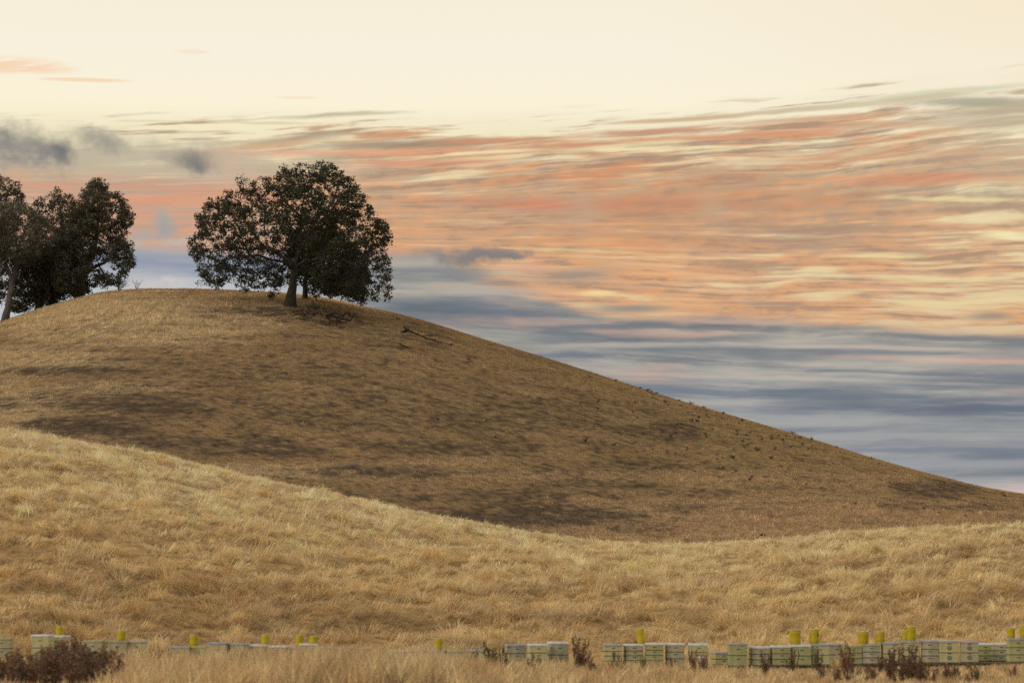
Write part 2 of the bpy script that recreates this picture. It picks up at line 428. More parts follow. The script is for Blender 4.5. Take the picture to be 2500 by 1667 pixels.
def height(x, y, rough=True):
    x = np.asarray(x, float); y = np.asarray(y, float)
    yy = np.maximum(y, 5.0)
    px = 1250 + np.clip(x / yy, -.62, .62) * F * 0.9975
    g0 = hive_ground(px) * ss(60, 71, yy)
    v1 = tan_of(spl(px, NEAR)) ; vs = tan_of(spl(px, FAR)); ys = crest_y(px)
    # flat, then the near slope
    t = np.clip((yy - Y0) / (Y1 - Y0), 0, 1)
    va = (g0 - CAMZ) / np.minimum(yy, Y0)
    za = CAMZ + (va + (v1 - va) * np.sin(np.pi / 2 * t)) * yy
    za = np.where(yy < Y0, g0, za)
    # dip behind it
    vv = v1 - 0.014
    v = v1 - 0.014 * ss(Y1, YV, yy)
    th = np.clip((yy - YV) / (ys - YV), 0, 1)
    v = np.where(yy > YV, vv + (vs - vv) * np.sin(np.pi / 2 * th), v)
    zb = CAMZ + v * yy
    over = ss(0, 330, yy - ys)
    zf = -6.0 + 6 * pn(x / 400, yy / 400, 90)
    zb = np.where(yy > ys, CAMZ + vs * yy * (1 - over) + (zf - CAMZ) * over, zb)
    z = np.where(yy < Y1, za, zb)
    if rough:
        k = ss(76, 92, yy) * (1 - .75 * ss(118, 133, yy)) * (1 - ss(134, 146, yy))
        wx = x * .88 + yy * .47; wy = -x * .47 + yy * .88           # folds run down to the right
        z = z + k * (.34 * fbm(wx / 9, wy / 4, 3, 3) + .10 * fbm(x / 2.4, yy / 1.2, 11, 3) + .42 * np.abs(fbm(x / 3.0, yy / 1.7, 15, 3)) ** .8)
        k2 = ss(150, 165, yy) * (1 - .7 * ss(-30, -6, yy - ys)) * (1 - ss(300, 600, yy))
        z = z + k2 * (.18 * fbm(x / 9, yy / 7, 21, 3) + .05 * fbm(x / 1.4, yy / 1.2, 25, 2))
    return z
def ground_on_hill(px, py, back=False):
    """where the sight line towards a place on the far hill meets the grass"""
    ys = np.linspace(YV + 1, float(crest_y(px)) + (20 if back else 0), 500)
    u = float(u_of(px, py)); z = height(u * ys, ys)
    v = (z - CAMZ) / ys
    i = int(np.argmax(v >= float(tan_of(py)))) if (v >= float(tan_of(py))).any() else int(np.argmax(v))
    return Vector((u * ys[i], ys[i], z[i]))

# colour of the grass cover by place: plants and bare soil, plus painted shade in the near-slope folds
def screen(x, y, z):
    return 1250 + x / y * F * .9975, 833.5 - F * np.tan(np.arctan((z - CAMZ) / y) - PITCH)
def blob(px, py, cx, cy, rx, ry, n, hard=.5):
    d = ((px - cx) / rx) ** 2 + ((py - cy) / ry) ** 2 + n
    return 1 - ss(1 - hard, 1 + hard, d)
HILL_PATCHES = [  # burnt / trampled ground; under the oak, leaf litter with painted contact shading: centre, radii, strength
    (190, 905, 150, 12, .8), (330, 945, 60, 8, .6), (300, 985, 260, 28, .75), (220, 1040, 130, 26, 1.0), (480, 1080, 260, 16, .7), (420, 1010, 150, 18, .5),
    (640, 1100, 150, 14, .7), (1330, 1255, 230, 28, .95), (1200, 1215, 260, 16, .6), (950, 1150, 260, 14, .7), (1440, 1180, 160, 12, .5),
    (700, 900, 330, 26, .30), (900, 1000, 420, 60, .35), (1300, 1010, 330, 46, .40), (1590, 1055, 110, 24, .65), (1560, 1140, 200, 14, .4), (1150, 1090, 300, 20, .5),
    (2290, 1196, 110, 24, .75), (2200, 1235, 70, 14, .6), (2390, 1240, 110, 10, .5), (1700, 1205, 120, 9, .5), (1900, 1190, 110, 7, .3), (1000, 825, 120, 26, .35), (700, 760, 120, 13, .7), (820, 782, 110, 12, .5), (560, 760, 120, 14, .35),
    (1650, 1245, 60, 18, .55), (1560, 1290, 90, 12, .5), (20, 985, 110, 14, .4), (330, 800, 150, 10, .3)]
STRAW_PATCHES = [(300, 780, 330, 62, .9), (620, 740, 420, 22, .55), (60, 880, 210, 34, .7), (250, 950, 150, 20, .6), (40, 1000, 150, 60, .6), (1900, 1270, 600, 60, .75), (1650, 1300, 420, 34, .8),
                 (1250, 1165, 420, 16, .5), (700, 1150, 320, 18, .55), (2000, 1180, 300, 24, .5), (2400, 1270, 280, 30, .5), (1440, 1225, 120, 14, .7), (1100, 1130, 150, 12, .5), (1750, 1165, 260, 18, .5)]
def hill_cover(x, y, z):
    px, py = screen(x, y, z)
    n = fbm(x / 5, y / 3.5, 41, 4); n2 = fbm(x / 1.2, y / .9, 45, 3); nl = fbm(x / 6, z / .30, 49, 4)
    dark = 0.0; straw = 0.0
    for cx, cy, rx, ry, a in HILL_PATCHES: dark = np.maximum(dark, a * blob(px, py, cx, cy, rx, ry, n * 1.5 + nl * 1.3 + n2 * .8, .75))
    for cx, cy, rx, ry, a in STRAW_PATCHES: straw = np.maximum(straw, a * blob(px, py, cx, cy, rx, ry, n * 1.1 + nl * 1.0 + n2 * .4, .95))
    gr = fbm(x / .45, y / .5, 47, 2); dark = np.clip(dark * (.85 + .5 * n2) + (.85 - .5 * straw) * np.clip(n2 * 1.0 + nl * .8 + gr * 1.0 + .10, 0, 1), 0, 1)
    g3 = fbm(x / .9, z / .16, 53, 3); g4 = fbm(x / .4, y / .4, 57, 2)
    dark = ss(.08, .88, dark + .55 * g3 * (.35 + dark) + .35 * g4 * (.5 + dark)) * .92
    # pairs of wheel tracks over the shoulder of the hill
    for (x0, y0, x1, y1, w) in [(100, 1020, 380, 800, 3), (128, 1020, 250, 880, 3), (380, 800, 480, 690, 2.5), (0, 895, 300, 760, 2.5), (0, 915, 330, 780, 2), (250, 850, 400, 730, 2.5), (690, 820, 780, 900, 3), (205, 1000, 240, 890, 3)]:
        dxx, dyy = x1 - x0, y1 - y0; L = math.hypot(dxx, dyy)
        s = ((px - x0) * dxx + (py - y0) * dyy) / L; d = np.abs((px - x0) * dyy - (py - y0) * dxx) / L + 5 * n2
        dark = np.maximum(dark, (.30 + .35 * g4) * (1 - ss(w * .5, w * 2.2, d)) * (s > 0) * (s < L))
    return dark, straw, n, nl
def hill_col(x, y, z):
    dark, straw, n, nl = hill_cover(x, y, z)
    px, py = screen(x, y, z)
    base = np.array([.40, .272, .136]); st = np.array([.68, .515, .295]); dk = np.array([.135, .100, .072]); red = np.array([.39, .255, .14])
    right = ss(900, 1900, px)[..., None]
    base = base * (1 - right * .0) + np.array([.0, .008, -.004]) * right
    low = (ss(1080, 1150, py) * ss(600, 1000, px))[..., None]
    st2 = st * (1 - low) + np.array([.54, .37, .21]) * low
    c = base + (red - base) * np.clip(.28 + nl * .5, 0, .7)[..., None]
    c = c + (st2 - c) * straw[..., None]
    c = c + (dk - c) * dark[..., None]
    return c * (1 + .22 * n)[..., None]
def near_col(x, y, z):
    px, py = screen(x, y, z)
    n = fbm(x / 3.0, y / 2.0, 61, 4); n2 = fbm(x / .9, y / .6, 65, 2)
    pale = np.array([.93, .775, .485]); mid = np.array([.82, .63, .34]); brn = np.array([.44, .31, .165])
    up = ss(85, 128, y) * (1 - .25 * ss(600, 1500, px))
    c = mid + (pale - mid) * np.clip(up + n * .25 - .05, 0, 1)[..., None]
    fold = fbm((x * .88 + y * .47) / 14, (-x * .47 + y * .88) / 4.5, 67, 3)  # broad diagonal bands: shade of folds and creases put into the colour
    lo = np.clip((1 - ss(82, 112, y)) * .40 + n * .35 + n2 * .2 + fold * .8 - .08, 0, .95)
    c = c + (brn - c) * lo[..., None]
    gy = np.clip(fbm(x / 2.2, y / 1.6, 69, 3) - .35, 0, .35)[..., None]
    return (c * (1 - gy) + np.array([.60, .50, .37]) * gy) * (1 + .12 * n2)[..., None]

def set_col(me, col):
    a = me.attributes.new("tint", 'FLOAT_COLOR', 'POINT')
    q = np.ones((len(me.vertices), 4), np.float32); q[:, :3] = np.clip(col, .01, 1)
    a.data.foreach_set('color', q.ravel())
def raw_mesh(name, co, loops, nside, smooth=False):
    me = bpy.data.meshes.new(name)
    nf = len(loops) // nside
    me.vertices.add(len(co)); me.loops.add(len(loops)); me.polygons.add(nf)
    me.vertices.foreach_set('co', np.asarray(co, np.float32).ravel())
    me.loops.foreach_set('vertex_index', np.asarray(loops, np.int32))
    me.polygons.foreach_set('loop_start', np.arange(0, nf * nside, nside, dtype=np.int32))
    if smooth: me.polygons.foreach_set('use_smooth', np.ones(nf, bool))
    me.update(calc_edges=True)
    return me
def principled(name, col=(.5, .5, .5), rough=.8, spec=.25, metal=0.0):
    m = bpy.data.materials.new(name); m.use_nodes = True
    b = m.node_tree.nodes['Principled BSDF']
    b.inputs['Base Color'].default_value = (*col[:3], 1); b.inputs['Roughness'].default_value = rough
    b.inputs['Specular IOR Level'].default_value = spec; b.inputs['Metallic'].default_value = metal
    return m, m.node_tree, b
def varied(name, a, b_, scale=8.0, rough=.8, spec=.25, bump=0.0, stretch=(1, 1, 1), detail=6, metal=0.0, lo=.35, hi=.65):
    """a surface whose own colour wanders between two colours, with a little relief"""
    m, t, b = principled(name, a, rough, spec, metal)
    tc = t.nodes.new('ShaderNodeTexCoord'); mp = t.nodes.new('ShaderNodeMapping'); mp.inputs['Scale'].default_value = stretch
    t.links.new(tc.outputs['Object'], mp.inputs[0])
    n = t.nodes.new('ShaderNodeTexNoise'); n.inputs['Scale'].default_value = scale; n.inputs['Detail'].default_value = detail
    t.links.new(mp.outputs[0], n.inputs['Vector'])
    r = t.nodes.new('ShaderNodeValToRGB'); r.color_ramp.elements[0].position = lo; r.color_ramp.elements[1].position = hi
    r.color_ramp.elements[0].color = (*a, 1); r.color_ramp.elements[1].color = (*b_, 1)
    t.links.new(n.outputs[0], r.inputs[0]); t.links.new(r.outputs[0], b.inputs['Base Color'])
    if bump:
        bp = t.nodes.new('ShaderNodeBump'); bp.inputs['Strength'].default_value = bump; bp.inputs['Distance'].default_value = .02
        t.links.new(n.outputs[0], bp.inputs['Height']); t.links.new(bp.outputs[0], b.inputs['Normal'])
    return m
def tinted(name, rough=.85, transl=.25, noise_amt=0.0, scale=2.0, mul=1.0):
    """colour carried by the plant or soil mesh itself (attribute), thin and slightly translucent"""
    m = bpy.data.materials.new(name); m.use_nodes = True; t = m.node_tree; t.nodes.clear()
    at_ = t.nodes.new('ShaderNodeAttribute'); at_.attribute_name = 'tint'
    col = at_.outputs['Color']
    if noise_amt:
        g = t.nodes.new('ShaderNodeNewGeometry'); n = t.nodes.new('ShaderNodeTexNoise'); n.inputs['Scale'].default_value = scale; n.inputs['Detail'].default_value = 5
        t.links.new(g.outputs['Position'], n.inputs['Vector'])
        mr = t.nodes.new('ShaderNodeMapRange'); mr.inputs[1].default_value = .3; mr.inputs[2].default_value = .7
        mr.inputs[3].default_value = mul * (1 - noise_amt); mr.inputs[4].default_value = mul * (1 + noise_amt); t.links.new(n.outputs[0], mr.inputs[0])
        sc = t.nodes.new('ShaderNodeVectorMath'); sc.operation = 'SCALE'; t.links.new(col, sc.inputs[0]); t.links.new(mr.outputs[0], sc.inputs['Scale'])
        col = sc.outputs[0]
    d = t.nodes.new('ShaderNodeBsdfDiffuse'); t.links.new(col, d.inputs[0])
    o = t.nodes.new('ShaderNodeOutputMaterial')
    if transl:
        tr = t.nodes.new('ShaderNodeBsdfTranslucent'); t.links.new(col, tr.inputs[0])
        mx = t.nodes.new('ShaderNodeMixShader'); mx.inputs[0].default_value = transl
        t.links.new(d.outputs[0], mx.inputs[1]); t.links.new(tr.outputs[0], mx.inputs[2]); t.links.new(mx.outputs[0], o.inputs[0])
    else: t.links.new(d.outputs[0], o.inputs[0])
    return m
M_SOIL = tinted('dry_soil', transl=0, noise_amt=.4, scale=2.5, mul=.62)
M_SOIL2 = tinted('dry_thatch', transl=0, noise_amt=.4, scale=2.5, mul=.46)
M_GRASS = tinted('dry_grass_blades', transl=.3)

# ground sheets
def sheet(name, xs, ys, colf, label, split=None):
    X_, Y_ = np.meshgrid(xs, ys); Z_ = height(X_, Y_)
    co = np.stack([X_.ravel(), Y_.ravel(), Z_.ravel()], 1)
    nx, ny = len(xs), len(ys)
    i = np.arange((nx - 1) * (ny - 1)); r = i // (nx - 1); c = i % (nx - 1); a = r * nx + c
    me = raw_mesh(name, co, np.stack([a, a + 1, a + nx + 1, a + nx], 1).ravel(), 4, smooth=True)
    yy = np.maximum(co[:, 1], 30.0)
    set_col(me, colf(co[:, 0], yy, co[:, 2]))
    me.materials.append(M_SOIL if name == 'hill' else M_SOIL2)
    o = bpy.data.objects.new(name, me); C.objects.link(o); tag(o, label, kind='structure')
    return o
def axis(dense, step, lim):
    a = [dense]; s = step
    while a[-1] < lim: s *= 1.35; a.append(a[-1] + s)
    a = np.array(a[1:]); return a
xs_in = np.arange(-52, 52.01, .4); xo = axis(52, .4, 5500)
xs = np.concatenate([-xo[::-1], xs_in, xo])
YB = 146.0
ys1 = np.concatenate([-axis(0, 4, 5500)[::-1], [0], np.arange(4, 44, 4), np.arange(44, YB + .01, .4)])
ys1 = np.unique(np.concatenate([ys1[ys1 < YB - .01], [YB]]))
ys2 = np.concatenate([[YB], np.arange(YB + .5, 262, .5), 262 + axis(0, .5, 6000)])
ground = sheet('ground', xs, ys1, lambda x, y, z: near_col(x, y, z) * np.array([1.08, .92, .75]), 'near field rising to a straw-coloured slope of dry grass')
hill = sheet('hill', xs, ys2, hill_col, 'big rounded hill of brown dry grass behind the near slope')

# ================================================================== grass
def blades(name, base, tipdir, h, w, col, mid=True, label='', seed=0):
    """many thin blades as one mesh. base Nx3, tipdir Nx3 (unit-ish lean incl. up), h, w per blade"""
    r = np.random.default_rng(seed)
    n = len(base); a = r.normal(0, .7, n)
    side = np.stack([np.cos(a), np.sin(a), np.zeros(n)], 1) * (w * .5)[:, None]
    up = np.array([0, 0, 1.0])
    tip = base + tipdir * h[:, None]
    if mid:
        m = base + (tipdir * .35 + up * .28) * h[:, None]
        co = np.stack([base - side, base + side, m - side * .85, m + side * .85, tip], 1).reshape(-1, 3)
        o = np.arange(n)[:, None] * 5
        lo = (o + np.array([[0, 1, 3, 0, 3, 2, 2, 3, 4]])).ravel(); k = 5
    else:
        co = np.stack([base - side, base + side, tip], 1).reshape(-1, 3)
        o = np.arange(n)[:, None] * 3; lo = (o + np.array([[0, 1, 2]])).ravel(); k = 3
    me = raw_mesh(name, co, lo, 3)
    set_col(me, np.repeat(col, k, axis=0))
    me.materials.append(M_GRASS)
    ob = bpy.data.objects.new(name, me); C.objects.link(ob)
    tag(ob, label, kind='stuff')
    return ob
def scatter(n, ya, yb, um, r):
    y = np.sqrt(r.random(n) * (yb**2 - ya**2) + ya**2); u = (r.random(n) * 2 - 1) * um
    return u * y, y

# near slope: tufts that splay and flop, in drifts
r = np.random.default_rng(3)
tx, ty = scatter(16500, 74, 139, .29, r)
big = fbm(tx / 3.6, ty / 2.2, 71, 3); sm_ = fbm(tx / 1.2, ty / .9, 73, 2)
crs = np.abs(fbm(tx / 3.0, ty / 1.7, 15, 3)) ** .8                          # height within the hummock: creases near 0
lodge = np.clip(.66 - .8 * big - .5 * ss(112, 132, ty) + .25 * sm_, 0, 1)      # 1: beaten flat, 0: standing
tall = np.clip(.42 + .70 * big + .35 * sm_ + .5 * crs + r.normal(0, .12, len(tx)), .12, 1.6) * (1 - .35 * ss(112, 132, ty))
nb = np.clip((30 + 14 * tall), 12, 60).astype(int)
idx = np.repeat(np.arange(len(tx)), nb); n = len(idx)
ang = r.random(n) * 2 * np.pi; rad = np.abs(r.normal(0, .15, n)) * (1 + .5 * tall[idx])
bx = tx[idx] + np.cos(ang) * rad; by = ty[idx] + np.sin(ang) * rad
wd = 3.4 * fbm(tx / 2.6, ty / 1.8, 75, 2)                                      # which way each patch has gone over
wind = wd[idx] + r.normal(0, .25, n); lg = lodge[idx]
splay = np.clip(r.normal(.65, .3, n), .1, 1.6) * (1 - .5 * lg)
ddx = np.cos(ang) * splay + np.cos(wind) * (.6 + 2.2 * lg); ddy = np.sin(ang) * splay + np.sin(wind) * (.2 + 1.1 * lg)
dz_ = np.clip(.18 + .62 * tall[idx] - .42 * lg + r.normal(0, .13, n), .06, 1.5)
L = np.sqrt(ddx**2 + ddy**2 + dz_**2)
d3 = np.stack([ddx / L, ddy / L, dz_ / L], 1)
h = np.clip(.14 + .16 * tall[idx] + .12 * lg, .10, .5) * r.uniform(.5, 1.2, n)
bz = height(bx, by)
tc_ = near_col(tx, ty, height(tx, ty)) * (1 + r.normal(0, .10, len(tx)))[:, None]
tc_ = tc_ * (.72 + .34 * np.clip(tall, 0, 1.2) + .22 * sm_ + .25 * np.clip(crs, 0, .6))[:, None]  # blades darker in the hummock creases: hollow shade painted into their tint
rd_ = (r.random(len(tx)) < .02)[:, None]; tc_ = np.where(rd_, tc_ * np.array([.95, .82, .70]), tc_)
col = tc_[idx] * r.uniform(.72, 1.25, n)[:, None]
B1 = (np.stack([bx, by, bz - .02], 1), d3, h, r.uniform(.011, .024, n), col)
# mops: big tussocks whose long stalks arch over to one side and lie on their neighbours
mx, my = scatter(8000, 74, 138, .29, r)
md_ = fbm(mx / 5, my / 3, 77, 2); top = ss(112, 132, my)
ok = r.random(len(mx)) < np.clip(.75 + .9 * md_, .2, 1) * (1 - .35 * top); mx, my = mx[ok], my[ok]
ms = np.clip(r.normal(.85, .32, len(mx)), .35, 1.7) * (1 - .40 * ss(112, 132, my))
mdir = 3.6 * fbm(mx / 4.0, my / 3.0, 79, 2) + r.normal(0, .5, len(mx))
cnt = (95 * np.clip(ms, .5, 1.4)).astype(int); idx = np.repeat(np.arange(len(mx)), cnt); n = len(idx); s_ = ms[idx]
ang = r.random(n) * 2 * np.pi; rad = np.abs(r.normal(0, .16, n)) * s_
bx = mx[idx] + np.cos(ang) * rad; by = my[idx] + np.sin(ang) * rad
wi = mdir[idx] + r.normal(0, .35, n)
out = r.uniform(.25, 1.0, n)
ddx = np.cos(ang) * out * .7 + np.cos(wi) * 1.25; ddy = np.sin(ang) * out * .7 + np.sin(wi) * .7
dzz = r.normal(.30, .28, n)
L = np.sqrt(ddx**2 + ddy**2 + dzz**2); d3 = np.stack([ddx / L, ddy / L, dzz / L], 1)
h = np.clip(.58 * s_, .2, .9) * r.uniform(.6, 1.15, n)
mc = near_col(mx, my, height(mx, my)) * np.clip(1.10 + r.normal(0, .10, len(mx)), .7, 1.4)[:, None]
rd_ = (r.random(len(mx)) < .03)[:, None]; mc = np.where(rd_, mc * np.array([.90, .80, .70]), mc)
col = mc[idx] * r.uniform(.75, 1.25, n)[:, None]
B2 = (np.stack([bx, by, height(bx, by) - .02], 1), d3, h, r.uniform(.010, .020, n), col)
blades('dry_grass', *[np.concatenate([p, q]) for p, q in zip(B1, B2)], True, 'pale straw grass flopped in tufts over the near slope', 1)

# far hill: short cropped grass, taller where it is straw-coloured
r = np.random.default_rng(5)
bx, by = scatter(670000, 147.5, 243, .29, r)
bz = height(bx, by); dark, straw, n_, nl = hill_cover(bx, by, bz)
keep = r.random(len(bx)) < np.clip(.75 + .25 * straw - .62 * dark, .15, 1)
bx, by, bz, dark, straw = (a[keep] for a in (bx, by, bz, dark, straw)); n = len(bx)
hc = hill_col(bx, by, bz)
cl = fbm(bx / .55, by / .6, 81, 2)
tl = fbm(bx / 6, by / 2.0, 83, 3)
h = (.07 + .15 * straw + .12 * np.clip(cl, 0, 1) + .05 * np.clip(tl, 0, 1)) * r.uniform(.6, 1.3, n) * (1 - .4 * dark)
wa = r.random(n) * 2 * np.pi; sp = r.uniform(.2, 1.1, n)
d3 = np.stack([np.cos(wa) * sp + .3, np.sin(wa) * sp, np.full(n, .9)], 1); d3 /= np.linalg.norm(d3, axis=1)[:, None]
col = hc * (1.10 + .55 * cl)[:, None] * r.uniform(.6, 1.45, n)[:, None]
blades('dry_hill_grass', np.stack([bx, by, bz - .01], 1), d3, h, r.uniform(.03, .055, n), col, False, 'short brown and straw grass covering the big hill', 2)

# foreground: tall seeding grass in front of and around the hives, out of focus
r = np.random.default_rng(9)
bx, by = scatter(180000, 46, 76, .285, r)
px = 1250 + bx / by * F
hh = spl(px, [(-300, .50), (0, .50), (230, .54), (320, .84), (420, .88), (1100, .88), (1210, .68), (1450, .54), (1600, .52), (1750, .40), (2000, .30), (2400, .30), (2500, .34), (2800, .4)])
cl = fbm(bx / .30, by / 1.0, 93, 2); cl2 = fbm(bx / 1.7, by / 3, 94, 2)
front = 1 - ss(67, 71, by)
h = hh * (.55 + .38 * r.random(len(bx)) + .42 * cl + .12 * cl2) * (1 - .55 * (1 - front))
h = np.clip(h, .10, 1.05); n = len(bx)
d3 = np.stack([r.normal(.12, .42, n), r.normal(0, .3, n), np.ones(n)], 1); d3 /= np.linalg.norm(d3, axis=1)[:, None]
cn = fbm(bx / .28, by / .9, 97, 2)
rust = np.clip(.30 + 1.3 * fbm(bx / 1.2, by / 2.5, 99, 3), 0, 1)[:, None]
col = (np.array([.74, .56, .31]) * (1 - rust) + np.array([.50, .335, .175]) * rust) * np.clip(1 + 1.0 * cn, .25, 2)[:, None] * r.uniform(.75, 1.25, n)[:, None]
blades('tall_dry_grass', np.stack([bx, by, height(bx, by) - .02], 1), d3, h, r.uniform(.010, .026, n), col, True, 'tall blurred tan grass in front of the beehives', 3)

# ================================================================== mesh helper for tubes, boxes, lathes
class MB:
    def __init__(s): s.v = []; s.f = []
    def tube(s, pts, rad, sides=6, cap=True):
        pts = [Vector(p) for p in pts]; n = len(pts); o = len(s.v)
        t = (pts[1] - pts[0]).normalized()
        a = t.orthogonal().normalized(); b = t.cross(a)
        for i, p in enumerate(pts):
            if i: 
                t2 = (pts[min(i + 1, n - 1)] - pts[i - 1])
                if t2.length > 1e-9:
                    t2.normalize(); a = (a - t2 * a.dot(t2)); a = a.normalized() if a.length > 1e-6 else t2.orthogonal().normalized(); b = t2.cross(a)
            for k in range(sides):
                q = 2 * math.pi * k / sides
                s.v.append(p + (a * math.cos(q) + b * math.sin(q)) * rad[i])
        for i in range(n - 1):
            for k in range(sides):
                k2 = (k + 1) % sides
                s.f.append((o + i * sides + k, o + i * sides + k2, o + (i + 1) * sides + k2, o + (i + 1) * sides + k))
        if cap:
            s.f.append(tuple(o + k for k in range(sides))[::-1]); s.f.append(tuple(o + (n - 1) * sides + k for k in range(sides)))
    def box(s, x0, x1, y0, y1, z0, z1):
        o = len(s.v)
        s.v += [Vector((x, y, z)) for z in (z0, z1) for y in (y0, y1) for x in (x0, x1)]
        s.f += [tuple(o + i for i in q) for q in ((0, 2, 3, 1), (4, 5, 7, 6), (0, 1, 5, 4), (2, 6, 7, 3), (0, 4, 6, 2), (1, 3, 7, 5))]
    def lathe(s, prof, sides=24, c=(0, 0, 0)):
        o = len(s.v)
        for (r_, z) in prof:
            for k in range(sides):
                q = 2 * math.pi * k / sides
                s.v.append(Vector((c[0] + r_ * math.cos(q), c[1] + r_ * math.sin(q), c[2] + z)))
        for i in range(len(prof) - 1):
            for k in range(sides):
                k2 = (k + 1) % sides
                s.f.append((o + i * sides + k, o + i * sides + k2, o + (i + 1) * sides + k2, o + (i + 1) * sides + k))
    def mesh(s, name, mat, smooth=False, bevel=0.0):
        me = bpy.data.meshes.new(name); me.from_pydata([tuple(v) for v in s.v], [], s.f)
        if bevel:
            bm = bmesh.new(); bm.from_mesh(me)
            bmesh.ops.bevel(bm, geom=[e for e in bm.edges], offset=bevel, segments=2, affect='EDGES', profile=.5)
            bm.to_mesh(me); bm.free()
        if smooth: me.polygons.foreach_set('use_smooth', [True] * len(me.polygons))
        me.update(); me.materials.append(mat); return me
    def build(s, name, mat, parent=None, smooth=False, bevel=0.0):
        o = bpy.data.objects.new(name, s.mesh(name, mat, smooth, bevel)); C.objects.link(o)
        if parent: o.parent = parent
        return o
def link(name, me, parent=None, loc=None, rot=None, scale=None):
    o = bpy.data.objects.new(name, me); C.objects.link(o)
    if parent: o.parent = parent
    if loc is not None: o.location = loc
    if rot is not None: o.rotation_euler = rot
    if scale is not None: o.scale = scale
    return o
def copy_tree(o, parent=None):
    c = o.copy(); C.objects.link(c); c.parent = parent
    for ch in list(o.children): copy_tree(ch, c)
    return c

# ================================================================== oaks
M_BARK = varied('oak_bark', (.105, .090, .070), (.055, .047, .038), 5, .95, .1, .9, (2.5, 2.5, .5))
M_BARK_PALE = varied('pale_oak_bark', (.145, .128, .105), (.085, .073, .060), 4, .95, .1, .9, (2.5, 2.5, .5))
M_LEAF = tinted('oak_leaves', transl=.18)

def inside(poly, x, y):
    res = np.zeros(len(x), bool); n = len(poly)
    for i in range(n):
        x1, y1 = poly[i]; x2, y2 = poly[(i + 1) % n]
        if y1 == y2: continue
        c = ((y1 > y) != (y2 > y)) & (x < (x2 - x1) * (y - y1) / (y2 - y1) + x1)
        res ^= c
    return res
def edge_dist(poly, x, y):
    d = np.full(len(x), 1e9); n = len(poly)
    for i in range(n):
        a = np.array(poly[i]); b = np.array(poly[(i + 1) % n]); ab = b - a; L = ab @ ab + 1e-9
        t = np.clip(((x - a[0]) * ab[0] + (y - a[1]) * ab[1]) / L, 0, 1)
        d = np.minimum(d, np.hypot(x - a[0] - t * ab[0], y - a[1] - t * ab[1]))
    return d

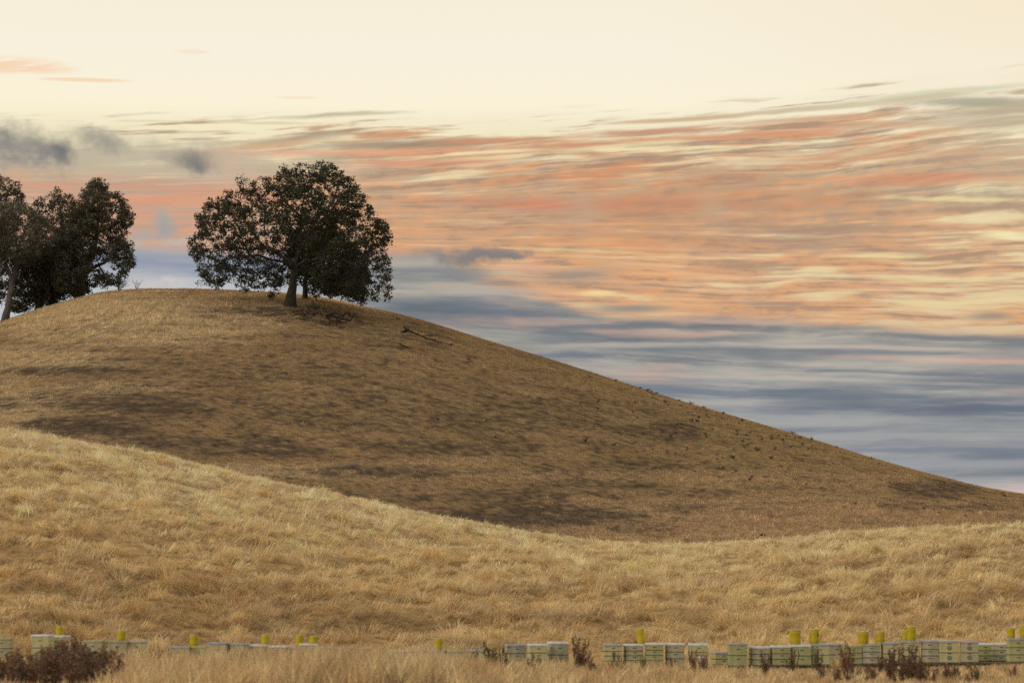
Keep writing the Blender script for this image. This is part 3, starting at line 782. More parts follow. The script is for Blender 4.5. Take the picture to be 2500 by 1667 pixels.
def oak(outline, base_px, base, limbs, n_att, depth_m, seed, leaf_col, bark, label, cat='tree', group=None, voids=(), leaves_per=46,
        leaf=.13, trunk_r=.5, clump=.42, open_=0.0, flare=1.5, front=()):
    """outline and limbs in photograph pixels round the trunk foot base_px; base is the foot's place in the world.
    The crown is a full volume: as deep as it is wide."""
    r = np.random.default_rng(seed)
    k = base.y / F                                   # metres per pixel at the tree
    P = [((px - base_px[0]) * k, (base_px[1] - py) * k) for px, py in outline]
    xs_ = [p[0] for p in P]; zs_ = [p[1] for p in P]
    # crown points, denser towards the outside
    N = n_att * 14
    x = r.uniform(min(xs_), max(xs_), N); z = r.uniform(min(zs_), max(zs_), N)
    m = inside(P, x, z); x, z = x[m], z[m]
    ed = edge_dist(P, x, z); keep = ed > clump * .45
    x, z, ed = x[keep], z[keep], ed[keep]
    half = depth_m * np.sqrt(1 - (1 - np.clip(ed / (depth_m * .55), 0, 1)) ** 2) + .15
    y = r.uniform(-1, 1, len(x)); y = np.sign(y) * np.abs(y) ** .55 * half
    # clumps and gaps
    cn = np.zeros(len(x))
    for q in range(3):
        cn += pn(x / 1.5 + q * 17 + y * .3, z / 1.3 + y * .45 + q * 5, seed + 30 + q)
    ok = cn > (-.30 + open_)
    for (vx, vy, vrx, vry) in voids:
        wx, wz = (vx - base_px[0]) * k, (base_px[1] - vy) * k
        ok &= (((x - wx) / (vrx * k)) ** 2 + ((z - wz) / (vry * k)) ** 2) > 1 + .35 * r.normal(size=len(x))
    for (vx, vy, vrx, vry) in front:                 # bare round the trunk on the near side
        wx, wz = (vx - base_px[0]) * k, (base_px[1] - vy) * k
        ok &= ~((y < .4) & ((((x - wx) / (vrx * k)) ** 2 + ((z - wz) / (vry * k)) ** 2) < 1))
    A = np.stack([x, y, z], 1)[ok]
    # thin out to even spacing
    pts = []; cell = {}; md = 0.42
    for p in A:
        key = tuple((p // md).astype(int)); good = True
        for dx_ in (-1, 0, 1):
            for dy_ in (-1, 0, 1):
                for dz_ in (-1, 0, 1):
                    for q in cell.get((key[0] + dx_, key[1] + dy_, key[2] + dz_), ()):
                        if ((p - q) ** 2).sum() < md * md: good = False; break
        if good: pts.append(p); cell.setdefault(key, []).append(p)
        if len(pts) >= n_att: break
    A = np.array(pts)
    # skeleton: given limbs, then growth towards the crown points
    nodes = []; par = []
    def add(p, pa): nodes.append(np.array(p, float)); par.append(pa); return len(nodes) - 1
    ids = {}
    for name, start, path in limbs:                  # path: (px, py, y metres)
        pa = ids[start] if start is not None else -1
        for j, (px, py, yd) in enumerate(path):
            p = np.array([(px - base_px[0]) * k, yd, (base_px[1] - py) * k])
            if pa >= 0:
                q0 = nodes[pa]; d = np.linalg.norm(p - q0); st = max(1, int(d / .45))
                for s_ in range(1, st + 1):
                    pa = add(q0 + (p - q0) * s_ / st + (r.normal(0, .04, 3) if 0 < s_ < st else 0), pa)
            else: pa = add(p, -1)
            ids[(name, j)] = pa
        ids[name] = pa
    ids_tr = len(nodes)
    alive = np.ones(len(A), bool); step = .38
    near = np.full(len(A), 1e9); nid = np.zeros(len(A), int)
    def upd(lo):
        nonlocal near, nid
        Q = np.array(nodes[lo:])
        for s_ in range(0, len(Q), 400):
            D = ((A[:, None, :] - Q[None, s_:s_ + 400]) ** 2).sum(2); j = D.argmin(1); dm = np.sqrt(D[np.arange(len(A)), j])
            b = dm < near; near = np.where(b, dm, near); nid = np.where(b, j + lo + s_, nid)
    upd(0)
    for it in range(90):
        alive &= near > .45
        if not alive.any(): break
        grow = {}
        for i in np.nonzero(alive)[0]: grow.setdefault(nid[i], []).append(i)
        lo = len(nodes)
        for q, lst in grow.items():
            d = A[lst] - nodes[q]; d = (d / np.linalg.norm(d, axis=1)[:, None]).mean(0)
            d += r.normal(0, .18, 3); L = np.linalg.norm(d)
            if L < 1e-6: continue
            add(nodes[q] + d / L * step, q)
        if len(nodes) > 7000: break
        upd(lo)
    nodes_ = np.array(nodes); n = len(nodes_)
    area = np.zeros(n); kids = [[] for _ in range(n)]
    for i, p in enumerate(par):
        if p >= 0: kids[p].append(i)
    e = 2.15
    for i in range(n - 1, -1, -1):
        if not kids[i]: area[i] = .011 ** e
        if par[i] >= 0: area[par[i]] += area[i]
    rad = area ** (1 / e); sc_ = trunk_r / rad[0]
    rad = np.minimum(rad * (1 + (sc_ - 1) * np.clip((rad / rad[0]) * 1.6, 0, 1)), trunk_r)
    root = empty('oak_tree', base)
    tag(root, label, cat, group)
    tr = MB(); br = MB()
    done = set()
    trunk_top = ids['trunk']
    # trunk: from the foot to the fork
    chain = [trunk_top]
    while par[chain[-1]] >= 0: chain.append(par[chain[-1]])
    chain = chain[::-1]
    tp = [Vector(nodes_[i]) for i in chain]; L = len(chain)
    tr_r = [trunk_r * (1 + (flare - 1) * math.exp(-(nodes_[i][2]) / .55)) * (1 - .22 * j / L) for j, i in enumerate(chain)]
    tp[0].z -= .4
    tr.tube(tp, tr_r, 14)
    for v in tr.v:                                   # fluted, uneven bark surface
        a = math.atan2(v.y, v.x); s_ = 1 + .07 * math.sin(a * 5 + v.z * 1.3) + .05 * math.sin(a * 3 - v.z * 2.1)
        c_ = min(range(L), key=lambda j: abs(tp[j].z - v.z)); v.x = tp[c_].x + (v.x - tp[c_].x) * s_; v.y = tp[c_].y + (v.y - tp[c_].y) * s_
    on_trunk = set(chain)
    for i in range(n):
        for c_ in kids[i]:
            if c_ in on_trunk or c_ in done: continue
            seq = [i, c_]; done.add(c_)
            while kids[seq[-1]]:
                nx_ = max(kids[seq[-1]], key=lambda q: rad[q])
                if nx_ in done: break
                seq.append(nx_); done.add(nx_)
            rr = [min(rad[q], rad[seq[1]] * 1.05) for q in seq]
            if seq[0] in on_trunk: rr[0] = min(rr[1] * 1.25, trunk_r * .75)
            br.tube([nodes_[q] for q in seq], rr, 8 if rr[1] > .12 else (5 if rr[1] > .04 else 3))
    tr.build('trunk', bark, root, smooth=True)
    br.build('branches', bark, root, smooth=True)
    # leaves: sprays round the crown points and the twig ends
    tips = nodes_[[i for i in range(n) if not kids[i] and i >= ids_tr]]
    cen = np.concatenate([A, tips[r.random(len(tips)) < .5] if len(tips) else A[:0]])
    cs = clump * np.clip(r.normal(1, .3, len(cen)), .45, 1.7)
    cnt = np.clip((leaves_per * cs / clump * r.uniform(.5, 1.4, len(cen))), 5, None).astype(int)
    idx = np.repeat(np.arange(len(cen)), cnt); m = len(idx)
    dv = r.normal(size=(m, 3)); dv /= np.linalg.norm(dv, axis=1)[:, None]
    rr = cs[idx] * r.random(m) ** .5
    p = cen[idx] + dv * rr[:, None] * np.array([1, 1, .72])
    nr = dv * .6 + r.normal(size=(m, 3)) * .8 + np.array([0, 0, .35]); nr /= np.linalg.norm(nr, axis=1)[:, None]
    t1 = np.cross(nr, r.normal(size=(m, 3))); t1 /= np.linalg.norm(t1, axis=1)[:, None] + 1e-9; t2 = np.cross(nr, t1)
    s1 = (leaf * r.uniform(.55, 1.25, m))[:, None]; s2 = s1 * r.uniform(.45, .8, m)[:, None]
    # a lobed spray: kite with a notch
    q = [p - t1 * s1, p + t2 * s2 * .75 - t1 * s1 * .1, p + t1 * s1 + nr * s1 * .25, p - t2 * s2 * .75 - t1 * s1 * .1 + nr * s1 * .1]
    co = np.stack(q, 1).reshape(-1, 3)
    me = raw_mesh('crown', co, np.arange(m * 4), 4)
    cc = np.array(leaf_col) * r.uniform(.7, 1.4, len(cen))[idx][:, None] * r.uniform(.8, 1.2, m)[:, None]
    brown = (r.random(len(cen)) < .04)[idx][:, None]
    cc = np.where(brown, cc * np.array([1.5, 1.1, .8]), cc)
    set_col(me, np.repeat(cc, 4, axis=0)); me.materials.append(M_LEAF)
    link('crown', me, root)
    return root

def cr4(l): return [(400 + a / 3.337, 350 + b / 3.337) for a, b in l]
def cr5(l): return [(a / 3.5625, 380 + b / 3.5625) for a, b in l]
MAIN = cr4([(180, 850), (212, 800), (250, 790), (270, 720), (245, 620), (285, 580), (330, 570), (312, 520), (380, 460), (440, 410), (500, 380), (565, 355), (590, 300), (660, 285), (740, 300),
            (790, 335), (800, 270), (850, 255), (895, 285), (925, 245), (885, 200), (1030, 180), (1070, 185), (1150, 150), (1230, 160), (1300, 160), (1380, 165), (1440, 190),
            (1510, 205), (1535, 270), (1595, 320), (1640, 400), (1710, 450), (1695, 530), (1730, 570), (1790, 620), (1850, 650), (1845, 740), (1835, 830), (1815, 900), (1850, 970),
            (1885, 1040), (1888, 1130), (1865, 1200), (1850, 1260), (1800, 1300), (1760, 1255), (1745, 1330), (1680, 1325), (1620, 1300), (1560, 1310), (1490, 1290), (1440, 1240),
            (1350, 1250), (1290, 1290), (1235, 1250), (1180, 1270), (1180, 1200), (1110, 1150), (1030, 1120), (960, 1160), (930, 1210), (850, 1250), (800, 1205), (700, 1190), (650, 1225), (600, 1200), (545, 1150), (480, 1135),
            (420, 1160), (330, 1185), (280, 1160), (270, 1110), (295, 1080), (270, 1040), (220, 1030), (240, 970), (205, 920), (215, 880)])
GREEN = (.066, .070, .046)
foot = ground_on_hill(706, 748)
main_oak = oak(MAIN, (706, 748), foot, [
    ('trunk', None, [(706, 752, 0), (712, 715, 0), (715, 680, 0), (720, 655, 0)]),
    ('l1', 'trunk', [(700, 632, .2), (678, 618, .4), (650, 600, .7), (632, 590, .9), (620, 572, 1.0), (603, 552, 1.1), (590, 520, 1.4), (572, 495, 1.6)]),
    ('l1b', ('l1', 4), [(643, 560, .2), (644, 535, -.2), (650, 500, -.6)]),
    ('l2', 'trunk', [(728, 620, -.4), (738, 580, -.6), (735, 530, -.9), (745, 470, -1.1), (760, 430, -1)]),
    ('l2b', ('l2', 1), [(765, 555, .8), (790, 520, 1.4), (812, 470, 1.7), (822, 430, 1.9)]),
    ('l3', 'trunk', [(745, 625, 1.0), (780, 605, 2.0), (830, 585, 2.8), (880, 575, 3.2)]),
    ('l4', 'trunk', [(680, 640, -1.2), (640, 632, -2.4), (590, 640, -3.2), (540, 650, -3.6)]),
    ('l5', 'trunk', [(750, 640, -1.6), (800, 640, -3.0), (850, 650, -3.8), (900, 680, -4)]),
    ('l6', 'trunk', [(712, 610, 2), (700, 570, 3.2), (690, 520, 4)]),
    ('l7', 'trunk', [(742, 610, -2), (770, 570, -3.6), (790, 520, -4.4)]),
    ('l8', ('l1', 2), [(610, 600, 2.2), (560, 590, 3.2), (500, 600, 3.8)]),
    ('l9', ('l2', 2), [(700, 500, -1.8), (670, 460, -2.4), (640, 440, -2.8)]),
], 1800, 6.0, 11, GREEN, M_BARK, 'large spreading dark oak standing alone on the crest of the hill', voids=[
    (622, 542, 15, 22), (640, 570, 10, 20), (545, 622, 18, 12), (760, 690, 12, 22), (650, 505, 16, 10), (795, 470, 24, 14), (905, 665, 14, 10), (590, 700, 22, 8), (770, 645, 14, 8),
    (700, 695, 12, 12), (580, 520, 16, 10), (500, 600, 16, 10), (480, 640, 10, 12), (530, 570, 12, 9), (560, 680, 22, 9), (500, 690, 14, 7), (610, 660, 14, 10), (640, 700, 12, 8), (835, 560, 14, 16), (555, 560, 14, 10), (880, 590, 12, 10), (520, 660, 14, 12), (730, 705, 14, 14)],
    trunk_r=.34, flare=1.75, leaves_per=34, leaf=.105, clump=.36, open_=.18, front=[(712, 700, 26, 62), (690, 640, 60, 14), (722, 640, 26, 40)])
# the second, smaller oak behind it
foot2 = ground_on_hill(742, 726, True); foot2 = Vector((float(u_of(742)) * (foot.y + 9), foot.y + 9, 0)); foot2.z = float(height(foot2.x, foot2.y))
oak([(700, 560), (790, 540), (850, 580), (890, 620), (905, 670), (895, 720), (860, 716), (820, 712), (790, 716), (772, 705), (757, 700), (748, 680), (735, 668), (715, 668), (690, 640)], (742, 726), foot2, [
    ('trunk', None, [(742, 730, 0), (742, 690, 0), (746, 655, 0)]),
    ('a', 'trunk', [(770, 630, 1), (800, 600, 2)]), ('b', 'trunk', [(790, 650, -1), (840, 655, -2)]), ('c', 'trunk', [(735, 620, 0), (740, 590, .5)])],
    520, 2.4, 12, GREEN, M_BARK, 'smaller oak half hidden right behind the trunk of the large oak', trunk_r=.17, leaves_per=42, leaf=.115, clump=.38, open_=.1)

def behind_crest(px, extra):
    yd = float(crest_y(px)) + extra; x_ = float(u_of(px)) * yd
    return Vector((x_, yd, float(height(x_, yd))))
def foot_px(p): return tuple(float(a) for a in screen(p.x, p.y, p.z))
def place_oak(px, extra, outline, limbs, **kw):
    b = behind_crest(px, extra); fx, fy = foot_px(b)
    limbs = [(n_, s_, ([(fx, fy + 3, 0)] if n_ == 'trunk' else []) + pth) for n_, s_, pth in limbs]
    return oak(outline, (fx, fy), b, limbs, **kw)
TB = cr5([(640, 320), (700, 280), (730, 220), (800, 195), (870, 195), (930, 250), (950, 300), (1000, 285), (1050, 340), (1080, 380), (1120, 430), (1148, 480), (1142, 550), (1105, 620),
          (1080, 660), (1060, 730), (1115, 740), (1145, 790), (1135, 850), (1145, 920), (1110, 980), (1085, 1040), (1050, 1050), (1030, 1110), (960, 1140), (850, 1180), (760, 1190), (660, 1210),
          (560, 1240), (450, 1150), (430, 900), (430, 640), (520, 470), (620, 380)])
place_oak(190, 3, TB, [('trunk', None, [(190, 700, 0), (195, 670, 0)]), ('a', 'trunk', [(215, 620, 1), (225, 560, 1.5), (230, 500, 1)]), ('b', 'trunk', [(240, 650, -1), (280, 630, -1.6)]),
     ('c', 'trunk', [(180, 610, -1), (175, 540, -1.6)]), ('d', ('a', 1), [(265, 540, 2), (295, 520, 2)]), ('e', ('b', 0), [(260, 690, 1), (290, 695, 2)])],
     n_att=1050, depth_m=3.6, seed=21, leaf_col=(.108, .106, .074), bark=M_BARK, label='tall dark round-topped oak, rightmost of the clump at the left', voids=[(275, 515, 20, 16), (240, 640, 30, 14), (265, 660, 26, 16), (210, 560, 14, 6), (240, 700, 40, 10), (300, 580, 10, 14)],
     trunk_r=.40, leaves_per=44, leaf=.105, clump=.37, open_=.34)
TC = cr5([(290, 385), (360, 320), (420, 290), (445, 250), (520, 255), (545, 310), (605, 320), (650, 420), (650, 700), (620, 1000), (560, 1200), (380, 1290), (250, 1250), (230, 700), (240, 460)])
place_oak(125, 12, TC, [('trunk', None, [(128, 720, 0), (122, 690, 0)]), ('a', 'trunk', [(130, 620, 1), (140, 540, 1), (135, 480, 0)]), ('b', 'trunk', [(100, 640, -1), (90, 560, -1)]), ('c', 'trunk', [(155, 640, 0), (165, 580, 0)])],
     n_att=520, depth_m=2.8, seed=22, leaf_col=(.108, .104, .074), bark=M_BARK, label='narrow oak with a ragged top, between the pale-trunked oak and the round-topped one', voids=[(138, 535, 9, 9), (105, 475, 10, 6)],
     trunk_r=.32, leaves_per=32, leaf=.10, clump=.38, open_=.3)
TD = cr5([(-420, 300), (-200, 160), (-50, 150), (0, 165), (80, 172), (140, 200), (122, 250), (180, 290), (190, 350), (150, 400), (100, 700), (50, 1250), (-300, 1350), (-450, 1200)])
place_oak(-25, 9, TD, [('trunk', None, [(-30, 740, 0), (-28, 700, 0)]), ('a', 'trunk', [(-10, 620, 0), (0, 520, 0), (10, 460, 0)]), ('b', 'trunk', [(-60, 620, 0), (-80, 520, 0)])],
     n_att=700, depth_m=3.6, seed=23, leaf_col=(.108, .104, .074), bark=M_BARK, label='tallest oak at the left picture edge, its top rising above the others', trunk_r=.4, leaves_per=34, leaf=.105, clump=.38, open_=.05)
TE = cr5([(60, 820), (250, 780), (420, 800), (600, 850), (720, 960), (745, 1080), (700, 1190), (560, 1240), (420, 1290), (260, 1330), (120, 1380), (60, 1370)])
place_oak(90, 5, TE, [('trunk', None, [(92, 740, 0), (95, 715, 0)]), ('a', 'trunk', [(130, 690, 1), (170, 670, 1)]), ('b', 'trunk', [(60, 680, -1), (50, 640, 0)]), ('c', 'trunk', [(110, 670, 0), (120, 630, 0)])],
     n_att=380, depth_m=2.4, seed=24, leaf_col=(.095, .090, .066), bark=M_BARK, label='low dark oak filling the gap at the foot of the tree clump', trunk_r=.28, leaves_per=46, leaf=.12, clump=.42, open_=-.1)
TA = cr5([(-420, 520), (-180, 430), (60, 385), (200, 400), (330, 470), (420, 545), (500, 620), (525, 690), (480, 760), (410, 800), (340, 870), (220, 950), (120, 930), (0, 1010), (-200, 1000), (-400, 900)])
ba = ground_on_hill(12, 778); fa = foot_px(ba)
oak(TA, fa, ba, [('trunk', None, [(fa[0], fa[1] + 3, 0), (18, 735, 0), (24, 690, 0), (33, 650, 0)]), ('a', 'trunk', [(34, 620, .3), (30, 590, .6), (20, 540, 1)]), ('b', 'trunk', [(60, 610, 1), (95, 580, 1.5), (120, 560, 2)]),
     ('c', ('trunk', 2), [(8, 635, -.3), (-20, 630, -.6), (-60, 600, -1)]), ('d', 'trunk', [(45, 600, -1), (70, 550, -1.6)])],
     n_att=700, depth_m=3.0, seed=25, leaf_col=(.135, .130, .096), bark=M_BARK_PALE, label='oak with a pale bare trunk and dusty grey-green leaves, nearest at the left edge',
     trunk_r=.27, leaves_per=36, leaf=.095, clump=.40, open_=.05, flare=1.5, voids=[(45, 532, 8, 5), (45, 625, 7, 6)])

# ================================================================== dead wood, shrubs and weeds on the hill
M_WOOD = varied('weathered_wood', (.050, .040, .032), (.024, .020, .017), 7, .95, .1, .8)
M_TWIG = varied('dead_twigs', (.075, .055, .042), (.040, .030, .024), 7, .95, .1)
def on_hill(px, py, lift=0.0, dy=0.0):
    g = ground_on_hill(px, py); g = Vector((g.x, g.y + dy, g.z)); g.z = float(height(g.x, g.y)) + lift; return g
def wood(name, label, cat, origin_px, strands, mat=M_WOOD, seed=0, twigs=0, group=None):
    """strands: lists of (px, py, lift toward camera m) with start/end radius, in the plane over the origin"""
    rnd = random.Random(seed)
    o_ = ground_on_hill(*origin_px); k = o_.y / F; m = MB()
    for pts, r0, r1 in strands:
        P_ = [Vector(((px - origin_px[0]) * k, dyy, (origin_px[1] - py) * k)) for px, py, dyy in pts]
        # densify with a crooked line
        Q = [P_[0]]
        for a, b in zip(P_, P_[1:]):
            nseg = max(1, int((b - a).length / .25))
            for s_ in range(1, nseg + 1):
                j = .035 if s_ < nseg else 0
                Q.append(a.lerp(b, s_ / nseg) + Vector((rnd.uniform(-j, j), rnd.uniform(-j, j), rnd.uniform(-j, j))))
        R_ = [r0 + (r1 - r0) * i / (len(Q) - 1) for i in range(len(Q))]
        m.tube(Q, R_, 7 if r0 > .04 else 4)
        for _ in range(twigs):
            q = rnd.choice(Q[len(Q) // 3:]); d = Vector((rnd.uniform(-1, 1), rnd.uniform(-.6, .6), rnd.uniform(-.1, .9))).normalized() * rnd.uniform(.15, .5)
            m.tube([q, q + d * .5 + Vector((0, 0, rnd.uniform(-.05, .05))), q + d], [r1 * .9 + .004, r1 * .6 + .003, .004], 3)
    o = m.build(name, mat, smooth=True); o.location = o_ + Vector((0, -.15, .12))
    return tag(o, label, cat, group)
wood('gnarled_log', 'gnarled dead log raised on crooked limbs, right of the large oak', 'dead wood', (825, 795), [
    ([(794, 775, 0), (806, 772, .1), (816, 767, .2), (824, 770, .1), (832, 776, 0), (840, 773, -.2), (848, 767, -.2), (853, 769, -.1), (854, 775, 0)], .085, .05),
    ([(798, 777, 0), (812, 775, .2), (824, 778, .2), (834, 783, .1), (846, 784, 0), (856, 786, 0), (861, 780, 0), (864, 769, 0)], .09, .035),
    ([(803, 778, 0), (806, 788, -.1), (804, 795, -.2)], .06, .05), ([(822, 778, .2), (823, 788, 0), (823, 799, -.2)], .07, .045),
    ([(812, 786, .3), (830, 792, .3), (846, 789, .2), (856, 787, .2)], .045, .03), ([(808, 790, 0), (818, 794, .1), (832, 790, 0)], .05, .03),
    ([(840, 774, -.2), (838, 782, 0), (826, 788, .1)], .05, .04), ([(796, 776, 0), (800, 784, .2), (814, 788, .2)], .04, .03)], seed=1, twigs=2)
wood('brush_pile', 'heap of dark fallen twigs at the foot of the large oak', 'brush pile', (748, 782), [
    ([(708, 771, 0), (722, 764, .1), (740, 760, .2), (760, 765, 0)], .035, .012), ([(712, 776, .2), (730, 770, .2), (752, 768, .1), (786, 772, 0)], .04, .012),
    ([(718, 770, -.2), (735, 774, 0), (756, 778, .2), (770, 775, 0)], .035, .01), ([(728, 758, 0), (738, 766, 0), (746, 778, 0)], .03, .012),
    ([(760, 758, 0), (752, 768, 0), (740, 780, 0)], .03, .012), ([(766, 773, 0), (776, 767, 0), (786, 774, 0)], .045, .03),
    ([(722, 779, .3), (742, 783, .3), (760, 780, .2)], .03, .012), ([(715, 762, 0), (728, 768, 0), (740, 770, 0)], .025, .01)], mat=M_TWIG, seed=2, twigs=14)
wood('fallen_branch', 'long forked fallen branch lying down the open slope', 'fallen branch', (1000, 826), [
    ([(991, 806, .1), (991, 813, 0)], .10, .09), ([(978, 815, 0), (989, 816, 0), (997, 811, 0)], .05, .06),
    ([(992, 809, 0), (1005, 814, 0), (1018, 820, 0), (1032, 825, .1), (1044, 832, .1)], .07, .035),
    ([(1032, 825, .1), (1046, 822, .3), (1058, 824, .3), (1070, 821, .3)], .045, .012), ([(1040, 829, .1), (1052, 834, 0), (1066, 839, 0), (1082, 845, 0)], .045, .012),
    ([(1052, 834, 0), (1068, 835, .3), (1084, 840, .3), (1100, 846, .2)], .03, .008), ([(1046, 823, .3), (1052, 831, .3), (1062, 833, .3)], .03, .01)], seed=3, twigs=3)
wood('fallen_branch', 'short dark fallen branch below the long forked one', 'fallen branch', (985, 848), [
    ([(948, 837, 0), (962, 840, 0), (974, 843, 0)], .02, .02), ([(975, 843, 0), (982, 848, 0), (990, 851, .1), (996, 854, 0)], .06, .03), ([(982, 824, 0), (998, 828, 0)], .03, .015)], seed=4, twigs=2)
wood('fallen_branch', 'thin crooked stick lying left below the heap of twigs', 'fallen branch', (680, 790), [
    ([(665, 785, 0), (676, 789, 0), (690, 790, 0), (704, 791, 0)], .03, .015), ([(690, 790, 0), (698, 788, 0), (703, 788, 0)], .015, .01)], mat=M_TWIG, seed=5, twigs=2)
wood('fallen_branch', 'thin pale stick between the heap of twigs and the gnarled log', 'fallen branch', (775, 797), [
    ([(757, 798, 0), (772, 797, 0), (785, 791, 0), (796, 784, 0)], .025, .02)], mat=M_TWIG, seed=6, twigs=3)
wood('fallen_branch', 'thin stick right of the gnarled log', 'fallen branch', (895, 796), [
    ([(868, 793, 0), (885, 795, 0), (900, 794, 0), (910, 797, 0)], .02, .022)], mat=M_TWIG, seed=7, twigs=2)
wood('fallen_branch', 'stubby dark chunk of wood near the skyline right of the large oak', 'fallen branch', (972, 782), [
    ([(967, 781, 0), (972, 782, 0), (978, 783, 0)], .05, .03)], seed=8)
wood('fallen_branch', 'small dark stick in the grass straight below the gnarled log', 'fallen branch', (835, 806), [
    ([(826, 804, 0), (834, 806, 0), (842, 806, 0)], .05, .03)], seed=9, twigs=1)
wood('fallen_branch', 'isolated dark stick near the skyline, furthest right of the fallen wood', 'fallen branch', (1195, 846), [
    ([(1190, 843, 0), (1197, 847, 0), (1203, 848, 0)], .03, .02)], seed=10)

def leafy(name, label, cat, pos, h, wid, n_stem, leaf_n, col, seed, leaf=.05, stem_mat=M_TWIG, group=None, stem_r=.010):
    """stems with small leaves, a real little plant"""
    rnd = random.Random(seed); root = empty(name, pos); tag(root, label, cat, group)
    m = MB(); tips = []
    for _ in range(n_stem):
        a = rnd.uniform(0, 6.28); lean = rnd.uniform(.1, 1.0) * wid
        e_ = Vector((math.cos(a) * lean, math.sin(a) * lean, h * rnd.uniform(.6, 1)))
        mid_ = e_ * .5 + Vector((rnd.uniform(-.1, .1) * wid, rnd.uniform(-.1, .1) * wid, h * .08))
        m.tube([Vector((0, 0, -.03)), mid_, e_], [stem_r, stem_r * .7, stem_r * .35], 4)
        tips += [(mid_, e_)]
        for _k in range(2):
            q = mid_.lerp(e_, rnd.random()); d = Vector((rnd.uniform(-1, 1), rnd.uniform(-1, 1), rnd.uniform(0, 1))) * wid * .4
            m.tube([q, q + d], [stem_r * .5, stem_r * .25], 3); tips.append((q, q + d))
    m.build('stems', stem_mat, root)
    if leaf_n:
        r = np.random.default_rng(seed); t = r.integers(0, len(tips), leaf_n); f = r.random(leaf_n)[:, None] ** .7
        a = np.array([tips[i][0] for i in t]); b = np.array([tips[i][1] for i in t]); p = a + (b - a) * f + r.normal(0, leaf * .7, (leaf_n, 3))
        d1 = r.normal(size=(leaf_n, 3)); d1 /= np.linalg.norm(d1, axis=1)[:, None]; d2 = np.cross(d1, r.normal(size=(leaf_n, 3))); d2 /= np.linalg.norm(d2, axis=1)[:, None]
        s1 = (leaf * r.uniform(.5, 1.3, leaf_n))[:, None]
        co = np.stack([p - d1 * s1, p + d2 * s1 * .5, p + d1 * s1, p - d2 * s1 * .5], 1).reshape(-1, 3)
        me = raw_mesh('leaves', co, np.arange(leaf_n * 4), 4); cc = np.array(col) * r.uniform(.6, 1.5, leaf_n)[:, None]
        set_col(me, np.repeat(cc, 4, axis=0)); me.materials.append(M_LEAF); link('leaves', me, root)
    return root
leafy('oak_sapling', 'spindly sapling with a few dark leaves beside the trunk of the large oak', 'sapling', on_hill(768, 772), 1.15, .35, 5, 90, GREEN, 5, .09)
leafy('bare_shrub', 'bare twiggy shrub on the skyline right of the tree clump', 'shrub', behind_crest(328, -2), .9, .55, 12, 0, GREEN, 6, stem_r=.014)
leafy('bare_shrub', 'low tangled bare shrub under the edge of the round-topped oak', 'shrub', behind_crest(285, -1), .8, 1.0, 22, 60, GREEN, 8, .07, stem_r=.016)
# dark weeds dotted over the right-hand shoulder
wk = [leafy('tar_weed', 'small dark weed tuft among many on the hill shoulder', 'weed', (0, 0, -500 + 0), .30, .22, 9, 60, c_, 40 + i, .05, group='dark weeds dotting the shoulder of the hill', stem_r=.008)
      for i, c_ in enumerate([(.12, .115, .07), (.14, .115, .075), (.11, .11, .08)])]
rnd = random.Random(12); spots = []
for px, py in [(1340, 876), (1442, 906), (1458, 913), (1503, 926), (1532, 937), (1562, 945), (1580, 951), (1590, 955), (1602, 959), (1657, 975), (1687, 987), (1718, 997), (1766, 1011), (1800, 1022), (1835, 1031), (1868, 1043),
               (1935, 1061), (1983, 1076), (2042, 1092), (2127, 1117), (1650, 1060), (1720, 1060), (1725, 1068), (1740, 1050), (1815, 1080), (1818, 1094), (1850, 1102), (1885, 1075), (1800, 1063), (1885, 1068), (1705, 1030),
               (1960, 1088), (1700, 1000), (1690, 1030), (1638, 1068), (1730, 1022), (1810, 1030), (1860, 1074), (1920, 1067), (1625, 985), (1550, 985), (1460, 985), (1500, 1090), (1430, 1080), (1555, 1105), (1790, 1120)]: spots.append((px, py))
sp_ = rnd.random
while len(spots) < 150:
    px = rnd.gauss(1750, 230); f_ = rnd.random() ** 1.4
    sky_y = float(spl(px, FAR)); py = sky_y + 6 + f_ * 140
    if 1250 < px < 2350: spots.append((px, py))
while len(spots) < 175:
    px = rnd.uniform(900, 1700); sky_y = float(spl(px, FAR)); py = rnd.uniform(sky_y + 30, min(sky_y + 260, 1180)); spots.append((px, py))
for i, (px, py) in enumerate(spots):
    g = ground_on_hill(px, max(py, float(spl(px, FAR)) + 2)); o = wk[i] if i < 3 else copy_tree(wk[i % 3])
    o.location = g; s_ = rnd.uniform(.45, 1.1) * (.95 if i < 46 else .62); o.scale = (s_ * 1.15, s_ * 1.15, s_ * rnd.uniform(.7, 1.1)); o.rotation_euler = (0, 0, rnd.uniform(0, 6.28))
# dark clods on the far right saddle
for i, (px, py, w_) in enumerate([(2448, 1204, .12), (2452, 1211, .14), (2402, 1216, .08), (2404, 1233, .12), (2432, 1229, .07), (2357, 1260, .12), (2290, 1226, .08), (2500 - 12, 1213, .06), (1862, 1307, .14), (2440, 1262, .07)]):
    m = MB(); rr_ = random.Random(70 + i); pr = [(0.001, 0)] + [(w_ * (1.2 - .25 * j) * rr_.uniform(.8, 1.2), w_ * .28 * j) for j in range(4)] + [(0.001, w_ * 1.1)]
    m.lathe(pr, 9)
    for v in m.v: v.x *= 1.3 + rr_.uniform(-.2, .2); v.y *= 1 + rr_.uniform(-.2, .2)
    o = m.build('earth_clod', M_TWIG); o.location = on_hill(px, py, -.02)
    tag(o, 'dark lump of earth on the bare saddle at the far right', 'clod', 'dark clods on the far right saddle')
    if i == 8: tag(o, 'single dark lump in the pale grass of the dip, right of centre'); del o["group"]

